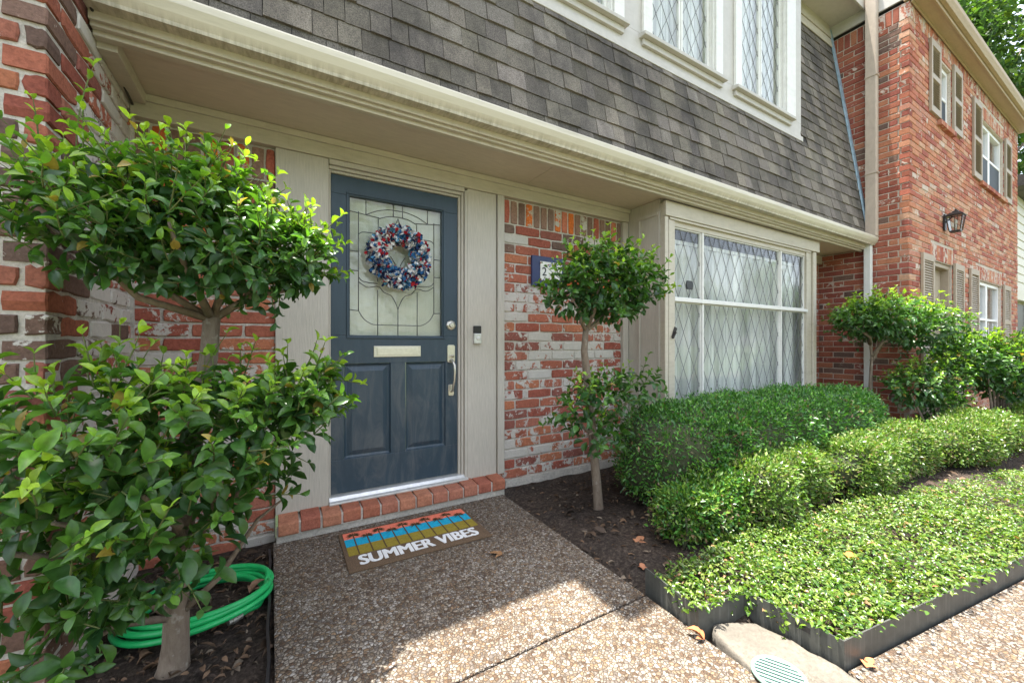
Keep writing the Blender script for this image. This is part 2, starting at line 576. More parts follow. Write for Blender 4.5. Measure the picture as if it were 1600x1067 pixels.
# ------------------------------------------------------------------ leaves and crowns
def leaf_template(detail):
    """leaf along +Y, unit length, face up +Z. returns points, faces"""
    if detail == 0:
        v = [(0, 0, 0), (-0.5, 0.45, 0.08), (0, 1, -0.05), (0.5, 0.45, 0.08)]
        return np.array(v), [(0, 2, 1), (0, 3, 2)]
    if detail == 1:
        ts = [0.0, 0.28, 0.62, 1.0]
        ws = [0.0, 0.46, 0.42, 0.0]
    else:
        ts = [0.0, 0.10, 0.28, 0.50, 0.72, 0.90, 1.0]
        ws = [0.02, 0.20, 0.41, 0.50, 0.44, 0.20, 0.0]
    v, f, idx = [], [], []
    for t, w in zip(ts, ws):
        z = 0.10 * math.sin(t * math.pi * 0.8) - 0.16 * t * t
        if w == 0.0:
            idx.append((len(v),) * 3)
            v.append((0, t, z))
        else:
            idx.append((len(v), len(v) + 1, len(v) + 2))
            v += [(-w, t, z + 0.30 * w), (0, t, z), (w, t, z + 0.30 * w)]
    for a, b in zip(idx[:-1], idx[1:]):
        for i in (0, 1):
            q = [a[i], a[i + 1], b[i + 1], b[i]]
            u = []
            for x in q:
                if x not in u:
                    u.append(x)
            if len(u) >= 3:
                f.append(tuple(u))
    return np.array(v), f


TMPL = [leaf_template(i) for i in range(3)]


def nrm(a):
    return a / np.maximum(np.linalg.norm(a, axis=-1, keepdims=True), 1e-9)


def put_leaves(mb, P, D, U, L, Wd, cols, detail, mat=0):
    tv, tf = TMPL[detail]
    n = len(P)
    D = nrm(D)
    U = nrm(U - (U * D).sum(1, keepdims=True) * D)
    X = np.cross(D, U)
    curl = rng.uniform(0.4, 1.7, n)
    v = (P[:, None, :] + (X * (L * Wd)[:, None])[:, None, :] * tv[None, :, 0:1] + (D * L[:, None])[:, None, :] * tv[None, :, 1:2]
         + (U * (L * curl)[:, None])[:, None, :] * tv[None, :, 2:3])
    mb.bulk(v, tf, n, len(tv), mat, cols, detail > 0)


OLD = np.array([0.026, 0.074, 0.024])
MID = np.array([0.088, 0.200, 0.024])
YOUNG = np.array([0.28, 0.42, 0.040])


def make_shoots(mbL, mbT, base, axis, length, pairs, young, leaf_len, wid=0.46, detail=2):
    P, D, U, L, C, Wd = [], [], [], [], [], []
    for b, a, ln, k, y in zip(base, axis, length, pairs, young):
        a = a / np.linalg.norm(a)
        ref = np.array([0.3, 0.5, 0.2]) + rng.normal(0, 0.5, 3)
        s = np.cross(a, ref)
        s /= np.linalg.norm(s)
        t = np.cross(a, s)
        bend = rng.normal(0, 0.15, 3)
        pts = []
        for i in range(k + 1):
            u = i / k
            pts.append(b + a * ln * u + bend * ln * u * u)
        for i in range(k + 1):
            u = i / k
            side = s if i % 2 else t
            spread = 1.25 - 0.55 * u
            tone = min(1.0, y * (0.38 + 0.75 * u))
            c = OLD * (1 - min(1, tone * 2)) + MID * min(1, tone * 2) if tone < 0.5 else MID * (2 - 2 * tone) + YOUNG * (2 * tone - 1)
            for sg in (1, -1):
                d = a * math.cos(spread) + side * sg * math.sin(spread) + rng.normal(0, 0.16, 3)
                P.append(pts[i])
                D.append(d)
                U.append(a * 1.0 + np.array([0, 0, 0.35]) + rng.normal(0, 0.22, 3))
                L.append(leaf_len * (1.0 - 0.38 * u) * rng.uniform(0.58, 1.3))
                Wd.append(wid * rng.uniform(0.85, 1.15))
                C.append((c if rng.random() > 0.022 else np.array([0.30, 0.22, 0.05])) * rng.uniform(0.7, 1.3))
        mbT.tube(pts, [0.0022 * leaf_len / 0.06] * (k) + [0.001], 4, 0, (0.10, 0.12, 0.04), True, False)
    if P:
        put_leaves(mbL, np.array(P), np.array(D), np.array(U), np.array(L), np.array(Wd), np.array(C), detail)


def crown(mbL, mbT, blobs, n_shoots, leaf_len, n_old=0, young=0.75, detail=2, up=0.6, slen=(0.07, 0.15), flat=0.0):
    """blobs: (centre, radii, weight)"""
    w = np.array([b[2] for b in blobs], float)
    w /= w.sum()
    ch = rng.choice(len(blobs), n_shoots, p=w)
    c = np.array([b[0] for b in blobs])[ch]
    r = np.array([b[1] for b in blobs])[ch]
    d = nrm(rng.normal(0, 1, (n_shoots, 3)) + np.array([0, 0, 0.25]))
    rr = rng.uniform(0.62, 1.0, (n_shoots, 1)) * (1 + 0.12 * np.sin(d[:, :1] * 7 + d[:, 1:2] * 5))
    base = c + d * r * rr
    axis = d * 0.8 + np.array([0, 0, up]) + rng.normal(0, 0.35, (n_shoots, 3))
    ln = rng.uniform(slen[0], slen[1], n_shoots)
    pr = rng.integers(2, 5, n_shoots)
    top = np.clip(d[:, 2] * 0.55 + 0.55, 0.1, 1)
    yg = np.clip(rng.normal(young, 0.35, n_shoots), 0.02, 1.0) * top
    make_shoots(mbL, mbT, base, axis, ln, pr, yg, leaf_len, 0.48, detail)
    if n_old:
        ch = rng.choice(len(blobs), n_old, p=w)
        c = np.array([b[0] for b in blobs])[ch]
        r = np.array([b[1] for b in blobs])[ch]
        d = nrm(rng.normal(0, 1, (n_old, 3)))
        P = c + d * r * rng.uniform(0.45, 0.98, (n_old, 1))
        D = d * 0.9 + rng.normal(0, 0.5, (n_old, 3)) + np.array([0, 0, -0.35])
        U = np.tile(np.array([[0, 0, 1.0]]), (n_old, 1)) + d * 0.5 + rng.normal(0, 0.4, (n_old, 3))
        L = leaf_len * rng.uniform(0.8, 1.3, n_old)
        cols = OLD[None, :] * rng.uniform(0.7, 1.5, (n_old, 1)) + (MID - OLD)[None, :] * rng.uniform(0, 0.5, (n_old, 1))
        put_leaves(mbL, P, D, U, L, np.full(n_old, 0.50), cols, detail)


def shell_leaves(mb, surf, n, size, pal, detail=0, out=0.6, wid=0.5, depth=0.05, zlow=0.10, stray=0.03):
    """leaves scattered through a thin outer shell; surf(n) -> points, normals. Thinner and twiggier low down, with a few stray shoots."""
    P, Nn = surf(n)
    f = lump(P, 1.0, 0.8) + 0.5 * lump(P, 1.0, 2.3)
    keep = rng.random(n) < np.clip(0.74 + 0.38 * f + 1.4 * (P[:, 2] - zlow), 0.10, 1.0)
    P, Nn, f = P[keep], Nn[keep], f[keep]
    n = len(P)
    dp = rng.uniform(-0.008, depth, n)
    st = rng.random(n) < stray
    dp[st] = -rng.uniform(0.01, 0.05, st.sum())
    P = P - Nn * dp[:, None]
    D = Nn * out + rng.normal(0, 0.6, (n, 3)) + np.array([0, 0, 0.15])
    U = Nn * 0.7 + np.array([0, 0, 0.6]) + rng.normal(0, 0.45, (n, 3))
    L = size * rng.uniform(0.6, 1.4, n)
    pal = np.array(pal)
    ix = rng.integers(0, len(pal), n)
    cols = pal[ix] * rng.uniform(0.65, 1.35, (n, 1))
    dry = rng.random(n) < np.clip(0.02 + 0.10 * (f > 0.75) + 0.25 * np.clip(zlow + 0.08 - P[:, 2], 0, 1) * 4, 0, 0.5)
    cols[dry] = np.array([0.20, 0.14, 0.075]) * rng.uniform(0.6, 1.3, (dry.sum(), 1))
    put_leaves(mb, P, D, U, L, np.full(n, wid), cols, detail)


def lump(P, amp, k=1.0):
    return amp * (np.sin(P[:, 0] * 9.1 * k + 1.3) * np.cos(P[:, 1] * 8.3 * k + P[:, 2] * 5.0 * k) + 0.6 * np.sin(P[:, 0] * 21 * k + P[:, 2] * 17 * k) * np.sin(P[:, 1] * 19 * k + 0.7))


def superbox(c, h, e=3.5, amp=0.02, zmin=-1.0, fk=1.0):
    """sampler on a rounded box (superellipsoid) of centre c and half sizes h"""
    c = np.array(c, float)
    h = np.array(h, float)
    def f(n):
        out_p, out_n = [], []
        got = 0
        area = np.array([h[1] * h[2], h[0] * h[2], h[0] * h[1]])
        pr = area / area.sum()
        while got < n:
            m = n
            ax = rng.choice(3, m, p=pr)
            q = rng.uniform(-1, 1, (m, 3))
            q[np.arange(m), ax] = np.sign(rng.uniform(-1, 1, m))
            s = (np.abs(q) ** e).sum(1) ** (-1.0 / e)
            q = q * s[:, None]
            nn = nrm(np.sign(q) * np.abs(q) ** (e - 1) / h)
            p = c + q * h
            p = p + nn * lump(p, amp, fk)[:, None]
            ok = q[:, 2] > zmin
            out_p.append(p[ok])
            out_n.append(nn[ok])
            got += ok.sum()
        return np.concatenate(out_p)[:n], np.concatenate(out_n)[:n]
    return f


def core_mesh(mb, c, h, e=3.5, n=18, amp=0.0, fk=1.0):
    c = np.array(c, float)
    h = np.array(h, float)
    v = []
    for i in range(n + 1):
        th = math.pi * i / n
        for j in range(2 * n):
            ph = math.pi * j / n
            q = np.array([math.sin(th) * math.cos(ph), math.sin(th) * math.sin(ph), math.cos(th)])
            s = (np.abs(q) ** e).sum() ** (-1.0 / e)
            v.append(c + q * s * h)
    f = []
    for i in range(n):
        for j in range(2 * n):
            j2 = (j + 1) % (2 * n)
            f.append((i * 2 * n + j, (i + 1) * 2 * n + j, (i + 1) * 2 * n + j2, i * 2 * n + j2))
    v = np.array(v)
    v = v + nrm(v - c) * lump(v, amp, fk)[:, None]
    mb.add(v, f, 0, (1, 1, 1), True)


# ------------------------------------------------------------------ bricks
PAL_OLD = [(0.35, 0.115, 0.072), (0.40, 0.135, 0.082), (0.31, 0.092, 0.062), (0.37, 0.140, 0.094), (0.43, 0.160, 0.085), (0.26, 0.095, 0.072)]
PAL_GREY = [(0.195, 0.120, 0.092), (0.175, 0.115, 0.092), (0.215, 0.130, 0.098), (0.155, 0.098, 0.078)]
PAL_ORANGE = [(0.50, 0.13, 0.03), (0.44, 0.11, 0.035)]
PAL_RED = [(0.40, 0.140, 0.086), (0.45, 0.185, 0.104), (0.36, 0.115, 0.074), (0.48, 0.22, 0.130), (0.43, 0.195, 0.132), (0.31, 0.096, 0.070), (0.50, 0.29, 0.19)]


def one_brick(mb, o, u, n, du, dz, col, wash, dep=0.105, jit=0.0015, near=False, mat=0):
    """brick whose front lower-left corner is o; u along the wall, n outward, z up"""
    o = np.array(o, float)
    z = np.array([0, 0, 1.0])
    ch = 0.005
    ins = rng.uniform(-0.002, 0.003)
    o = o + n * ins
    col4 = (*col, wash)
    if near:
        ring = []
        for (a, b) in ((0, 0), (.25, 0), (.5, 0), (.75, 0), (1, 0), (1, .5), (1, 1), (.75, 1), (.5, 1), (.25, 1), (0, 1), (0, .5)):
            ring.append((a, b))
    else:
        ring = [(0, 0), (1, 0), (1, 1), (0, 1)]
    k = len(ring)
    r0, r1, r2, r3 = [], [], [], []
    for a, b in ring:
        j = rng.normal(0, jit, 2) if jit else (0, 0)
        pu = a * du + (0 if 0 < a < 1 else j[0])
        pz = b * dz + j[1]
        pin_u = min(max(a * du, ch), du - ch) + j[0] * 0.6
        pin_z = min(max(b * dz, ch), dz - ch) + j[1] * 0.6
        if near and a in (0, 1) and b in (0, 1):
            sgu = 1 if a == 0 else -1
            sgz = 1 if b == 0 else -1
            pu += sgu * 0.003
            pz += sgz * 0.003
            pin_u += sgu * 0.003
            pin_z += sgz * 0.003
        r3.append(o + u * pu + z * pz - n * dep)
        r0.append(o + u * pu + z * pz - n * ch)
        r1.append(o + u * pin_u + z * pin_z)
    v = r3 + r0 + r1
    f = []
    for i in range(k):
        i2 = (i + 1) % k
        f.append((i, i2, k + i2, k + i))
        f.append((k + i, k + i2, 2 * k + i2, 2 * k + i))
    f.append(tuple(2 * k + i for i in range(k)))
    mb.add(v, f, mat, col4)


def brick_face(mb, origin, u, n, length, z0, z1, colfn, course=0.0775, bl=0.232, joint=0.011, parity=0, q0=False, q1=False,
               openings=(), near=False, jit=0.0015, wallmat=1, thick=0.2, soldier=None, headers=(), e0=0.0, e1=0.0):
    """running-bond bricks on a slab of mortar; openings are (u0,z0,u1,z1) in wall coordinates"""
    origin = np.array(origin, float)
    u = np.array(u, float)
    n = np.array(n, float)
    jn = joint
    top = z1 - (soldier if soldier else 0)
    rows = int(math.floor((top - z0) / course + 1e-6))
    course = (top - z0) / rows
    dz = course - jn
    def blocked(a, b, lo, hi):
        out = [(a, b)]
        for (oa, oz, ob, oz1) in [q[:4] for q in openings]:
            if hi <= oz + 0.004 or lo >= oz1 - 0.004:
                continue
            nxt = []
            for (s, e) in out:
                if e <= oa or s >= ob:
                    nxt.append((s, e))
                else:
                    if s < oa - 0.02:
                        nxt.append((s, oa - jn * 0.5))
                    if e > ob + 0.02:
                        nxt.append((ob + jn * 0.5, e))
            out = nxt
        return out
    for i in range(rows):
        zz = z0 + i * course + jn / 2
        par = (i + parity) % 2
        a0 = 0.0
        a1 = length
        if q0 and par == 1:
            a0 = 0.105 + jn
        if q1 and par == 1:
            a1 = length - 0.105 - jn
        a = a0
        first = True
        while a < a1 - 0.02:
            ln = bl
            if first and par == 1 and not q0:
                ln = bl / 2 - jn / 2
            if first and q0:
                ln = bl
            first = False
            b = min(a + ln, a1)
            if a1 - b < 0.05:
                b = a1
            for (s, e) in blocked(a, b, zz, zz + dz):
                if e - s > 0.025:
                    col, w = colfn((s + e) / 2, zz, i)
                    one_brick(mb, origin + u * s + np.array([0, 0, zz - origin[2]]), u, n, e - s, dz, col, w, 0.10, jit, near)
            a = b + jn
    if soldier:
        a = 0.0
        sw = 0.063
        while a < length - 0.03:
            b = min(a + sw, length)
            col, w = colfn((a + b) / 2, top + soldier / 2, -1)
            one_brick(mb, origin + u * a + np.array([0, 0, top + jn / 2 - origin[2]]), u, n, b - a, soldier - jn * 1.5, col, w, 0.10, jit, near)
            a = b + jn
    for (ha, hz, hb, hz1) in headers:          # soldier lintels
        a = ha
        while a < hb - 0.03:
            b = min(a + 0.063, hb)
            col, w = colfn((a + b) / 2, hz, -2)
            one_brick(mb, origin + u * a + np.array([0, 0, hz - origin[2]]), u, n, b - a, hz1 - hz, col, w, 0.10, jit, near)
            a = b + jn
    # mortar slab in cells around the openings
    ops = [o for o in openings if not (len(o) > 4)]
    us = sorted(set([0.0, length] + [o[0] for o in ops] + [o[2] for o in ops]))
    zs = sorted(set([z0, z1] + [o[1] for o in ops] + [o[3] for o in ops]))
    us = [x for x in us if 0 <= x <= length]
    zs = [x for x in zs if z0 <= x <= z1]
    rec = 0.008
    for ua, ub in zip(us[:-1], us[1:]):
        for za, zb in zip(zs[:-1], zs[1:]):
            cu, cz = (ua + ub) / 2, (za + zb) / 2
            if any(o[0] < cu < o[2] and o[1] < cz < o[3] for o in ops):
                continue
            sa = ua + (e0 if ua == 0 else 0)
            sb = ub - (e1 if ub == length else 0)
            pa = origin + u * sa - n * rec
            pb = origin + u * sb - n * (rec + thick)
            mb.box((pa[0], pa[1], za), (pb[0], pb[1], zb), wallmat)


def pick(p):
    return p[rng.integers(0, len(p))]


def cells(mb, xs, zs, holes, y0, y1, mat=0):
    """a board in the XZ plane with rectangular holes, built of butting cells"""
    X = sorted(set(list(xs) + [h[0] for h in holes] + [h[2] for h in holes]))
    Z = sorted(set(list(zs) + [h[1] for h in holes] + [h[3] for h in holes]))
    for za, zb in zip(Z[:-1], Z[1:]):
        run = None
        for xa, xb in zip(X[:-1], X[1:]):
            cx, cz = (xa + xb) / 2, (za + zb) / 2
            hole = any(h[0] < cx < h[2] and h[1] < cz < h[3] for h in holes)
            if hole:
                if run is not None:
                    mb.box((run, y0, za), (xa, y1, zb), mat)
                run = None
            elif run is None:
                run = xa
        if run is not None:
            mb.box((run, y0, za), (X[-1], y1, zb), mat)


def lattice(mb, x0, x1, z0, z1, y, w, h, r=0.0022, mat=0):
    """diamond leading clipped to a rectangle"""
    sl = h / w
    span = (z1 - z0) / sl
    for sgn in (1, -1):
        k = -int(span / w) - 2
        while True:
            xs = x0 + k * w + (w / 2 if sgn < 0 else w / 2)
            if xs > x1 + span + w:
                break
            # line x = xs + sgn*(z-z0)/sl
            za, zb = z0, z1
            def zx(xx):
                return z0 + sgn * (xx - xs) * sl
            lo, hi = sorted((zx(x0), zx(x1)))
            za, zb = max(za, lo), min(zb, hi)
            if zb - za > 0.01:
                pa = (xs + sgn * (za - z0) / sl, y, za)
                pb = (xs + sgn * (zb - z0) / sl, y, zb)
                mb.tube([pa, pb], r, 4, mat, (1, 1, 1), False, False)
            k += 1


def curtain_mesh(mb, x0, x1, z0, z1, y, pitch=0.09, amp=0.022):
    n = int((x1 - x0) / 0.012)
    v, f = [], []
    zs = [z0, z0 + (z1 - z0) * 0.5, z1 - 0.08, z1]
    for j, z in enumerate(zs):
        for i in range(n + 1):
            x = x0 + (x1 - x0) * i / n
            a = amp * (1.0 if j < 3 else 0.5)
            ph = 2 * math.pi * x / pitch + 1.6 * math.sin(x * 3.1) + 0.9 * math.sin(x * 11.0 + 0.5) + 0.2 * j * math.sin(x * 9)
            yy = y + a * (2 * abs(math.sin(ph / 2)) - 1.1) * (0.75 + 0.25 * math.sin(x * 5.7)) + 0.30 * a * math.sin(x * 23.0 + j * 0.3)
            v.append((x, yy, z))
    m = n + 1
    for j in range(len(zs) - 1):
        for i in range(n):
            f.append((j * m + i, j * m + i + 1, (j + 1) * m + i + 1, (j + 1) * m + i))
    mb.add(v, f, 0, (1, 1, 1), True)


# ================================================================== THE SETTING
mb = MB()
mb.box((-150, -150, -0.4), (150, 150, -0.16))
struct(mb.build("ground", M['grass_ground']))

mb = MB()          # planting beds: a rough sheet of soil
nx, ny = 150, 46
gx = np.linspace(-0.66, 14.0, nx)
gy = np.linspace(-1.2, 2.84, ny)
XX, YY = np.meshgrid(gx, gy)
ZZ = -0.035 + 0.010 * np.sin(XX * 7.3 + YY * 3.1) * np.cos(YY * 9.7) + rng.normal(0, 0.006, XX.shape) + np.where(XX > 1.6, 0.03, 0.0) - np.where(YY < 0.9, 0.06, 0)
v = np.stack([XX, YY, ZZ], -1).reshape(-1, 3)
f = [(j * nx + i, j * nx + i + 1, (j + 1) * nx + i + 1, (j + 1) * nx + i) for j in range(ny - 1) for i in range(nx - 1)]
mb.add(v, f, 0, (1, 1, 1), True)
struct(mb.build("soil", M['soil']))


def slab(name, poly, z0, z1, m, bevel=0.006):
    b = MB()
    b.extrude(poly, z0, z1, 'z')
    return struct(b.build(name, m, None, bevel))


slab("front_walk", [(0.0, 1.272), (1.462, 1.272), (1.500, 2.70), (-0.012, 2.70)], -0.15, 0.0, M['aggregate'])
slab("sidewalk", [(-4, -4.5), (16, -4.5), (16, -1.42), (3.22, 0.402), (1.735, 0.612), (1.70, 0.30), (1.418, 0.30), (1.448, 0.985), (1.462, 1.264), (0.0, 1.264), (0.0, 0.85), (-4, 0.85)], -0.15, -0.001, M['aggregate'])  # unseen near part made broad to bounce sun onto the facade

mb = MB()          # broken concrete collar round the drain: a rough lump with a worn top
poly = [(1.425, 0.31), (1.69, 0.31), (1.715, 0.615), (1.715, 0.72), (1.705, 0.83), (1.685, 0.905), (1.64, 0.945), (1.575, 0.975), (1.535, 0.985), (1.500, 0.968), (1.478, 0.925), (1.462, 0.86), (1.448, 0.80), (1.435, 0.7)]
rim = []
for a, b in zip(poly, poly[1:] + poly[:1]):
    m_ = max(1, int(math.hypot(b[0] - a[0], b[1] - a[1]) / 0.02))
    for q in range(m_):
        rim.append(np.array(a) + (np.array(b) - np.array(a)) * q / m_ + rng.normal(0, 0.0022, 2))
rim = np.array(rim)
cen = np.array([1.575, 0.66])
rings = [(1.0, -0.12), (1.005, -0.012), (0.992, 0.002), (0.972, 0.009)] + [(0.93 - 0.055 * q, 0.012) for q in range(17)]
v = []
for sc, z in rings:
    pz = np.full(len(rim), z)
    xy = cen + (rim - cen) * sc
    if z > -0.1:
        pz = pz + 0.0030 * np.sin(xy[:, 0] * 60) * np.cos(xy[:, 1] * 47 + 1) + rng.normal(0, 0.0014, len(rim)) - 0.006 * (np.hypot(xy[:, 0] - 1.487, xy[:, 1] - 0.715) < 0.095)
    v.append(np.column_stack([xy, pz]))
k_ = len(rim)
f = [(a * k_ + q, a * k_ + (q + 1) % k_, (a + 1) * k_ + (q + 1) % k_, (a + 1) * k_ + q) for a in range(len(rings) - 1) for q in range(k_)]
f.append(tuple((len(rings) - 1) * k_ + q for q in range(k_)))
mb.add(np.concatenate(v), f, 0, (1, 1, 1), True)
struct(mb.build("concrete_pad", M['concrete']))

# ================================================================== OUR TOWNHOUSE
house = thing("townhouse", "townhouse with a blue front door, grey shingled mansard roof and diamond leaded windows", "house", (3.0, 2.8, 0))


def col_house(uoff):
    def fn(u, z, row):
        x = uoff + u
        if row == -1:
            r = rng.random()
            c = pick(PAL_GREY) if r < 0.58 else (pick(PAL_ORANGE) if r < 0.8 else pick(PAL_OLD))
            return tuple(q * 1.3 for q in c), (0.5 if rng.random() < 0.12 else 0.12)  # soldier course colour lightened to offset the eave shade
        if z > 1.62:
            r = rng.random()
            c = pick(PAL_OLD) if r < 0.62 else (pick(PAL_GREY) if r < 0.82 else pick(PAL_ORANGE))
            w = rng.uniform(0.1, 0.4)
            if rng.random() < 0.1:
                w = 0.9
        else:
            c = pick(PAL_OLD)
            w = 0.41 + rng.normal(0, 0.15)
            if rng.random() < 0.17:
                w = 0.88
        return c, float(np.clip(w, 0.05, 1.0))
    return fn


mb = MB()
brick_face(mb, (-0.640, 2.79, -0.06), (1, 0, 0), (0, -1, 0), 0.640, -0.06, 2.318, col_house(-0.64), soldier=0.2, near=True)
mb.build("brick_wall", [M['brick'], M['mortar']], house)
mb = MB()
brick_face(mb, (1.566, 2.79, -0.02), (1, 0, 0), (0, -1, 0), 1.306, -0.02, 2.318, col_house(1.57), soldier=0.2, near=True, parity=1)
mb.box((1.585, 2.778, -0.1), (2.86, 2.795, 0.055), 1)          # mortared footing
mb.build("brick_wall", [M['brick'], M['mortar']], house)
mb = MB()
brick_face(mb, (5.745, 2.79, -0.06), (1, 0, 0), (0, -1, 0), 1.205, -0.06, 2.318, lambda u, z, r: (pick(PAL_RED[:3] + PAL_GREY[:1] + PAL_OLD[:2]), rng.uniform(0.15, 0.5)), soldier=0.2)
mb.build("brick_wall", [M['brick'], M['mortar']], house)

# wooden panels beside the door
mb = MB()
mb.box((0.0, 2.765, 0.128), (0.290, 2.86, 2.318))
mb.build("wood_panel", M['trim'], house, 0.003)
mb = MB()
mb.box((1.246, 2.765, 0.128), (1.492, 2.86, 2.318))
mb.box((1.500, 2.752, 0.128), (1.560, 2.86, 2.318))
mb.build("wood_panel", M['trim'], house, 0.003)
mb = MB()
mb.box((2.876, 2.762, -0.03), (2.944, 2.86, 2.318))
mb.build("corner_trim", M['trim'], house, 0.003)

mb = MB()           # door frame: stepped jambs and head
for (x0, x1, y) in ((0.292, 0.304, 2.785), (1.182, 1.200, 2.792), (1.202, 1.220, 2.778), (1.222, 1.244, 2.760)):
    mb.box((x0, y, 0.15), (x1, 2.88, 2.262 if x1 < 1.21 else 2.30))
mb.box((0.306, 2.790, 2.246), (1.180, 2.88, 2.262))
mb.box((0.292, 2.776, 2.264), (1.200, 2.88, 2.284))
mb.box((0.292, 2.757, 2.286), (1.220, 2.88, 2.318))
mb.build("door_frame", M['trim'], house, 0.003)

# the door
DX0, DX1, DZ0, DZ1, DY = 0.306, 1.181, 0.178, 2.245, 2.806
GX0, GX1, GZ0, GZ1 = 0.420, 1.060, 1.205, 2.125
P1 = (0.385, 0.395, 0.685, 1.018)
P2 = (0.790, 0.395, 1.086, 1.018)
mb = MB()
cells(mb, (DX0, DX1), (DZ0, DZ1), [(GX0, GZ0, GX1, GZ1), P1, P2], DY, DY + 0.045)
for (x0, z0, x1, z1) in (P1, P2):
    y0, ym = DY + 0.016, DY + 0.003
    a, b = 0.018, 0.050
    def ring(q, y):
        return [(x0 + q, y, z0 + q), (x1 - q, y, z0 + q), (x1 - q, y, z1 - q), (x0 + q, y, z1 - q)]
    v = ring(0, DY) + ring(0.006, DY + 0.012) + ring(a, DY + 0.017) + ring(b, DY + 0.006) + ring(b, DY + 0.006)
    f = []
    for lv in range(3):
        for i in range(4):
            i2 = (i + 1) % 4
            f.append((lv * 4 + i, lv * 4 + i2, lv * 4 + 4 + i2, lv * 4 + 4 + i))
    f.append((12, 13, 14, 15))
    mb.add(v, f)
# moulding round the glass
for q, y, wd in ((0.0, DY - 0.008, 0.012), (0.012, DY + 0.004, 0.010)):
    x0, x1, z0, z1 = GX0 - 0.020 + q, GX1 + 0.020 - q, GZ0 - 0.020 + q, GZ1 + 0.020 - q
    cells(mb, (x0, x1), (z0, z1), [(x0 + wd, z0 + wd, x1 - wd, z1 - wd)], y, DY + 0.03)
door = mb.build("door", M['door'], house, 0.0025)

mb = MB()
mb.box((GX0 - 0.005, DY + 0.020, GZ0 - 0.005), (GX1 + 0.005, DY + 0.024, GZ1 + 0.005))
mb.build("glass_pane", M['door_glass'], door)
mb = MB()
gw, gh = GX1 - GX0, GZ1 - GZ0
def gp(u, v):
    return (GX0 + u * gw, DY + 0.017, GZ1 - v * gh)
def lead(pts, n=8):
    """Catmull-Rom line through pattern points"""
    p = [np.array(q, float) for q in pts]
    if len(p) == 2:
        out = p
    else:
        q = [2 * p[0] - p[1]] + p + [2 * p[-1] - p[-2]]
        out = []
        for i in range(1, len(q) - 2):
            for s in range(n):
                t = s / n
                out.append(0.5 * (2 * q[i] + (q[i + 1] - q[i - 1]) * t + (2 * q[i - 1] - 5 * q[i] + 4 * q[i + 1] - q[i + 2]) * t * t + (3 * q[i] - q[i - 1] - 3 * q[i + 1] + q[i + 2]) * t ** 3))
        out.append(p[-1])
    mb.tube([gp(*o) for o in out], 0.0030, 6)
half = [[(0.09, 0.10), (0.09, 0.82)], [(0.0, 0.105), (0.30, 0.125)], [(0.165, 0.0), (0.165, 0.11)],
        [(0.165, 0.115), (0.28, 0.075), (0.40, 0.053), (0.5, 0.05)], [(0.30, 0.13), (0.40, 0.103), (0.5, 0.098)], [(0.45, 0.0), (0.45, 0.10)],
        [(0.29, 0.13), (0.29, 0.26)], [(0.09, 0.265), (0.14, 0.245), (0.29, 0.245)],
        [(0.5, 0.11), (0.46, 0.165), (0.36, 0.205), (0.30, 0.26), (0.275, 0.36), (0.275, 0.52), (0.285, 0.60)],
        [(0.09, 0.575), (0.14, 0.605), (0.285, 0.615)], [(0.09, 0.61), (0.18, 0.645), (0.29, 0.635), (0.35, 0.675), (0.43, 0.70), (0.48, 0.76), (0.5, 0.80)],
        [(0.285, 0.66), (0.285, 1.0)], [(0.09, 0.82), (0.14, 0.875), (0.21, 0.91), (0.285, 0.92), (0.5, 0.92)],
        [(0.0, 0.39), (0.09, 0.39)], [(0.0, 0.53), (0.09, 0.53)], [(0.0, 0.815), (0.09, 0.82)], [(0.42, 0.40), (0.47, 0.46), (0.49, 0.55), (0.5, 0.58)]]
for h in half:
    lead(h)
    lead([(1 - u, v) for u, v in h])
lead([(0.5, 0.80), (0.5, 1.0)])
mb.build("leading", M['lead'], door)
mb = MB()           # cream blind behind the glass
z = GZ0 - 0.06
while z < GZ1 + 0.06:
    mb.extrude([(DY + 0.075, z), (DY + 0.079, z), (DY + 0.069, z + 0.050), (DY + 0.065, z + 0.050)], GX0 - 0.06, GX1 + 0.06, 'x')
    z += 0.046
mb.box((GX0 - 0.08, DY + 0.09, GZ0 - 0.1), (GX1 + 0.08, DY + 0.1, GZ1 + 0.08))
mb.build("blind", M['blind'], door)
mb = MB()           # mail slot
mb.box((0.572, DY - 0.007, 1.060), (0.896, DY + 0.002, 1.134))
mb.box((0.592, DY - 0.013, 1.072), (0.876, DY - 0.0075, 1.122))
for sx in (0.582, 0.886):
    for sz in (1.068, 1.126):
        mb.lathe([(0.0045, 0), (0.0045, 0.003)], Matrix.Translation((sx, DY - 0.0072, sz)) @ Matrix.Rotation(R(90), 4, 'X'), 8)
mb.build("mail_slot", M['nickel'], door, 0.003)
mb = MB()
mr = Matrix.Translation((1.128, DY - 0.001, 1.287)) @ Matrix.Rotation(R(90), 4, 'X')
mb.lathe([(0.038, 0), (0.038, 0.006), (0.030, 0.012), (0.020, 0.014), (0.019, 0.026), (0.016, 0.028)], mr, 8, smooth=False)
mb.box((1.125, DY - 0.034, 1.280), (1.131, DY - 0.029, 1.294))
mb.build("deadbolt", M['nickel'], door, 0.0015)
mb = MB()           # long handle with thumb latch
def octplate(cx, cz, w, h, y0, y1):
    c = w * 0.32
    mb.extrude([(cx - w, cz - h + c), (cx - w + c, cz - h), (cx + w - c, cz - h), (cx + w, cz - h + c), (cx + w, cz + h - c), (cx + w - c, cz + h), (cx - w + c, cz + h), (cx - w, cz + h - c)][::-1], y0, y1, 'y')
octplate(1.128, 1.075, 0.030, 0.066, DY - 0.010, DY + 0.001)
octplate(1.128, 0.805, 0.022, 0.042, DY - 0.009, DY + 0.001)
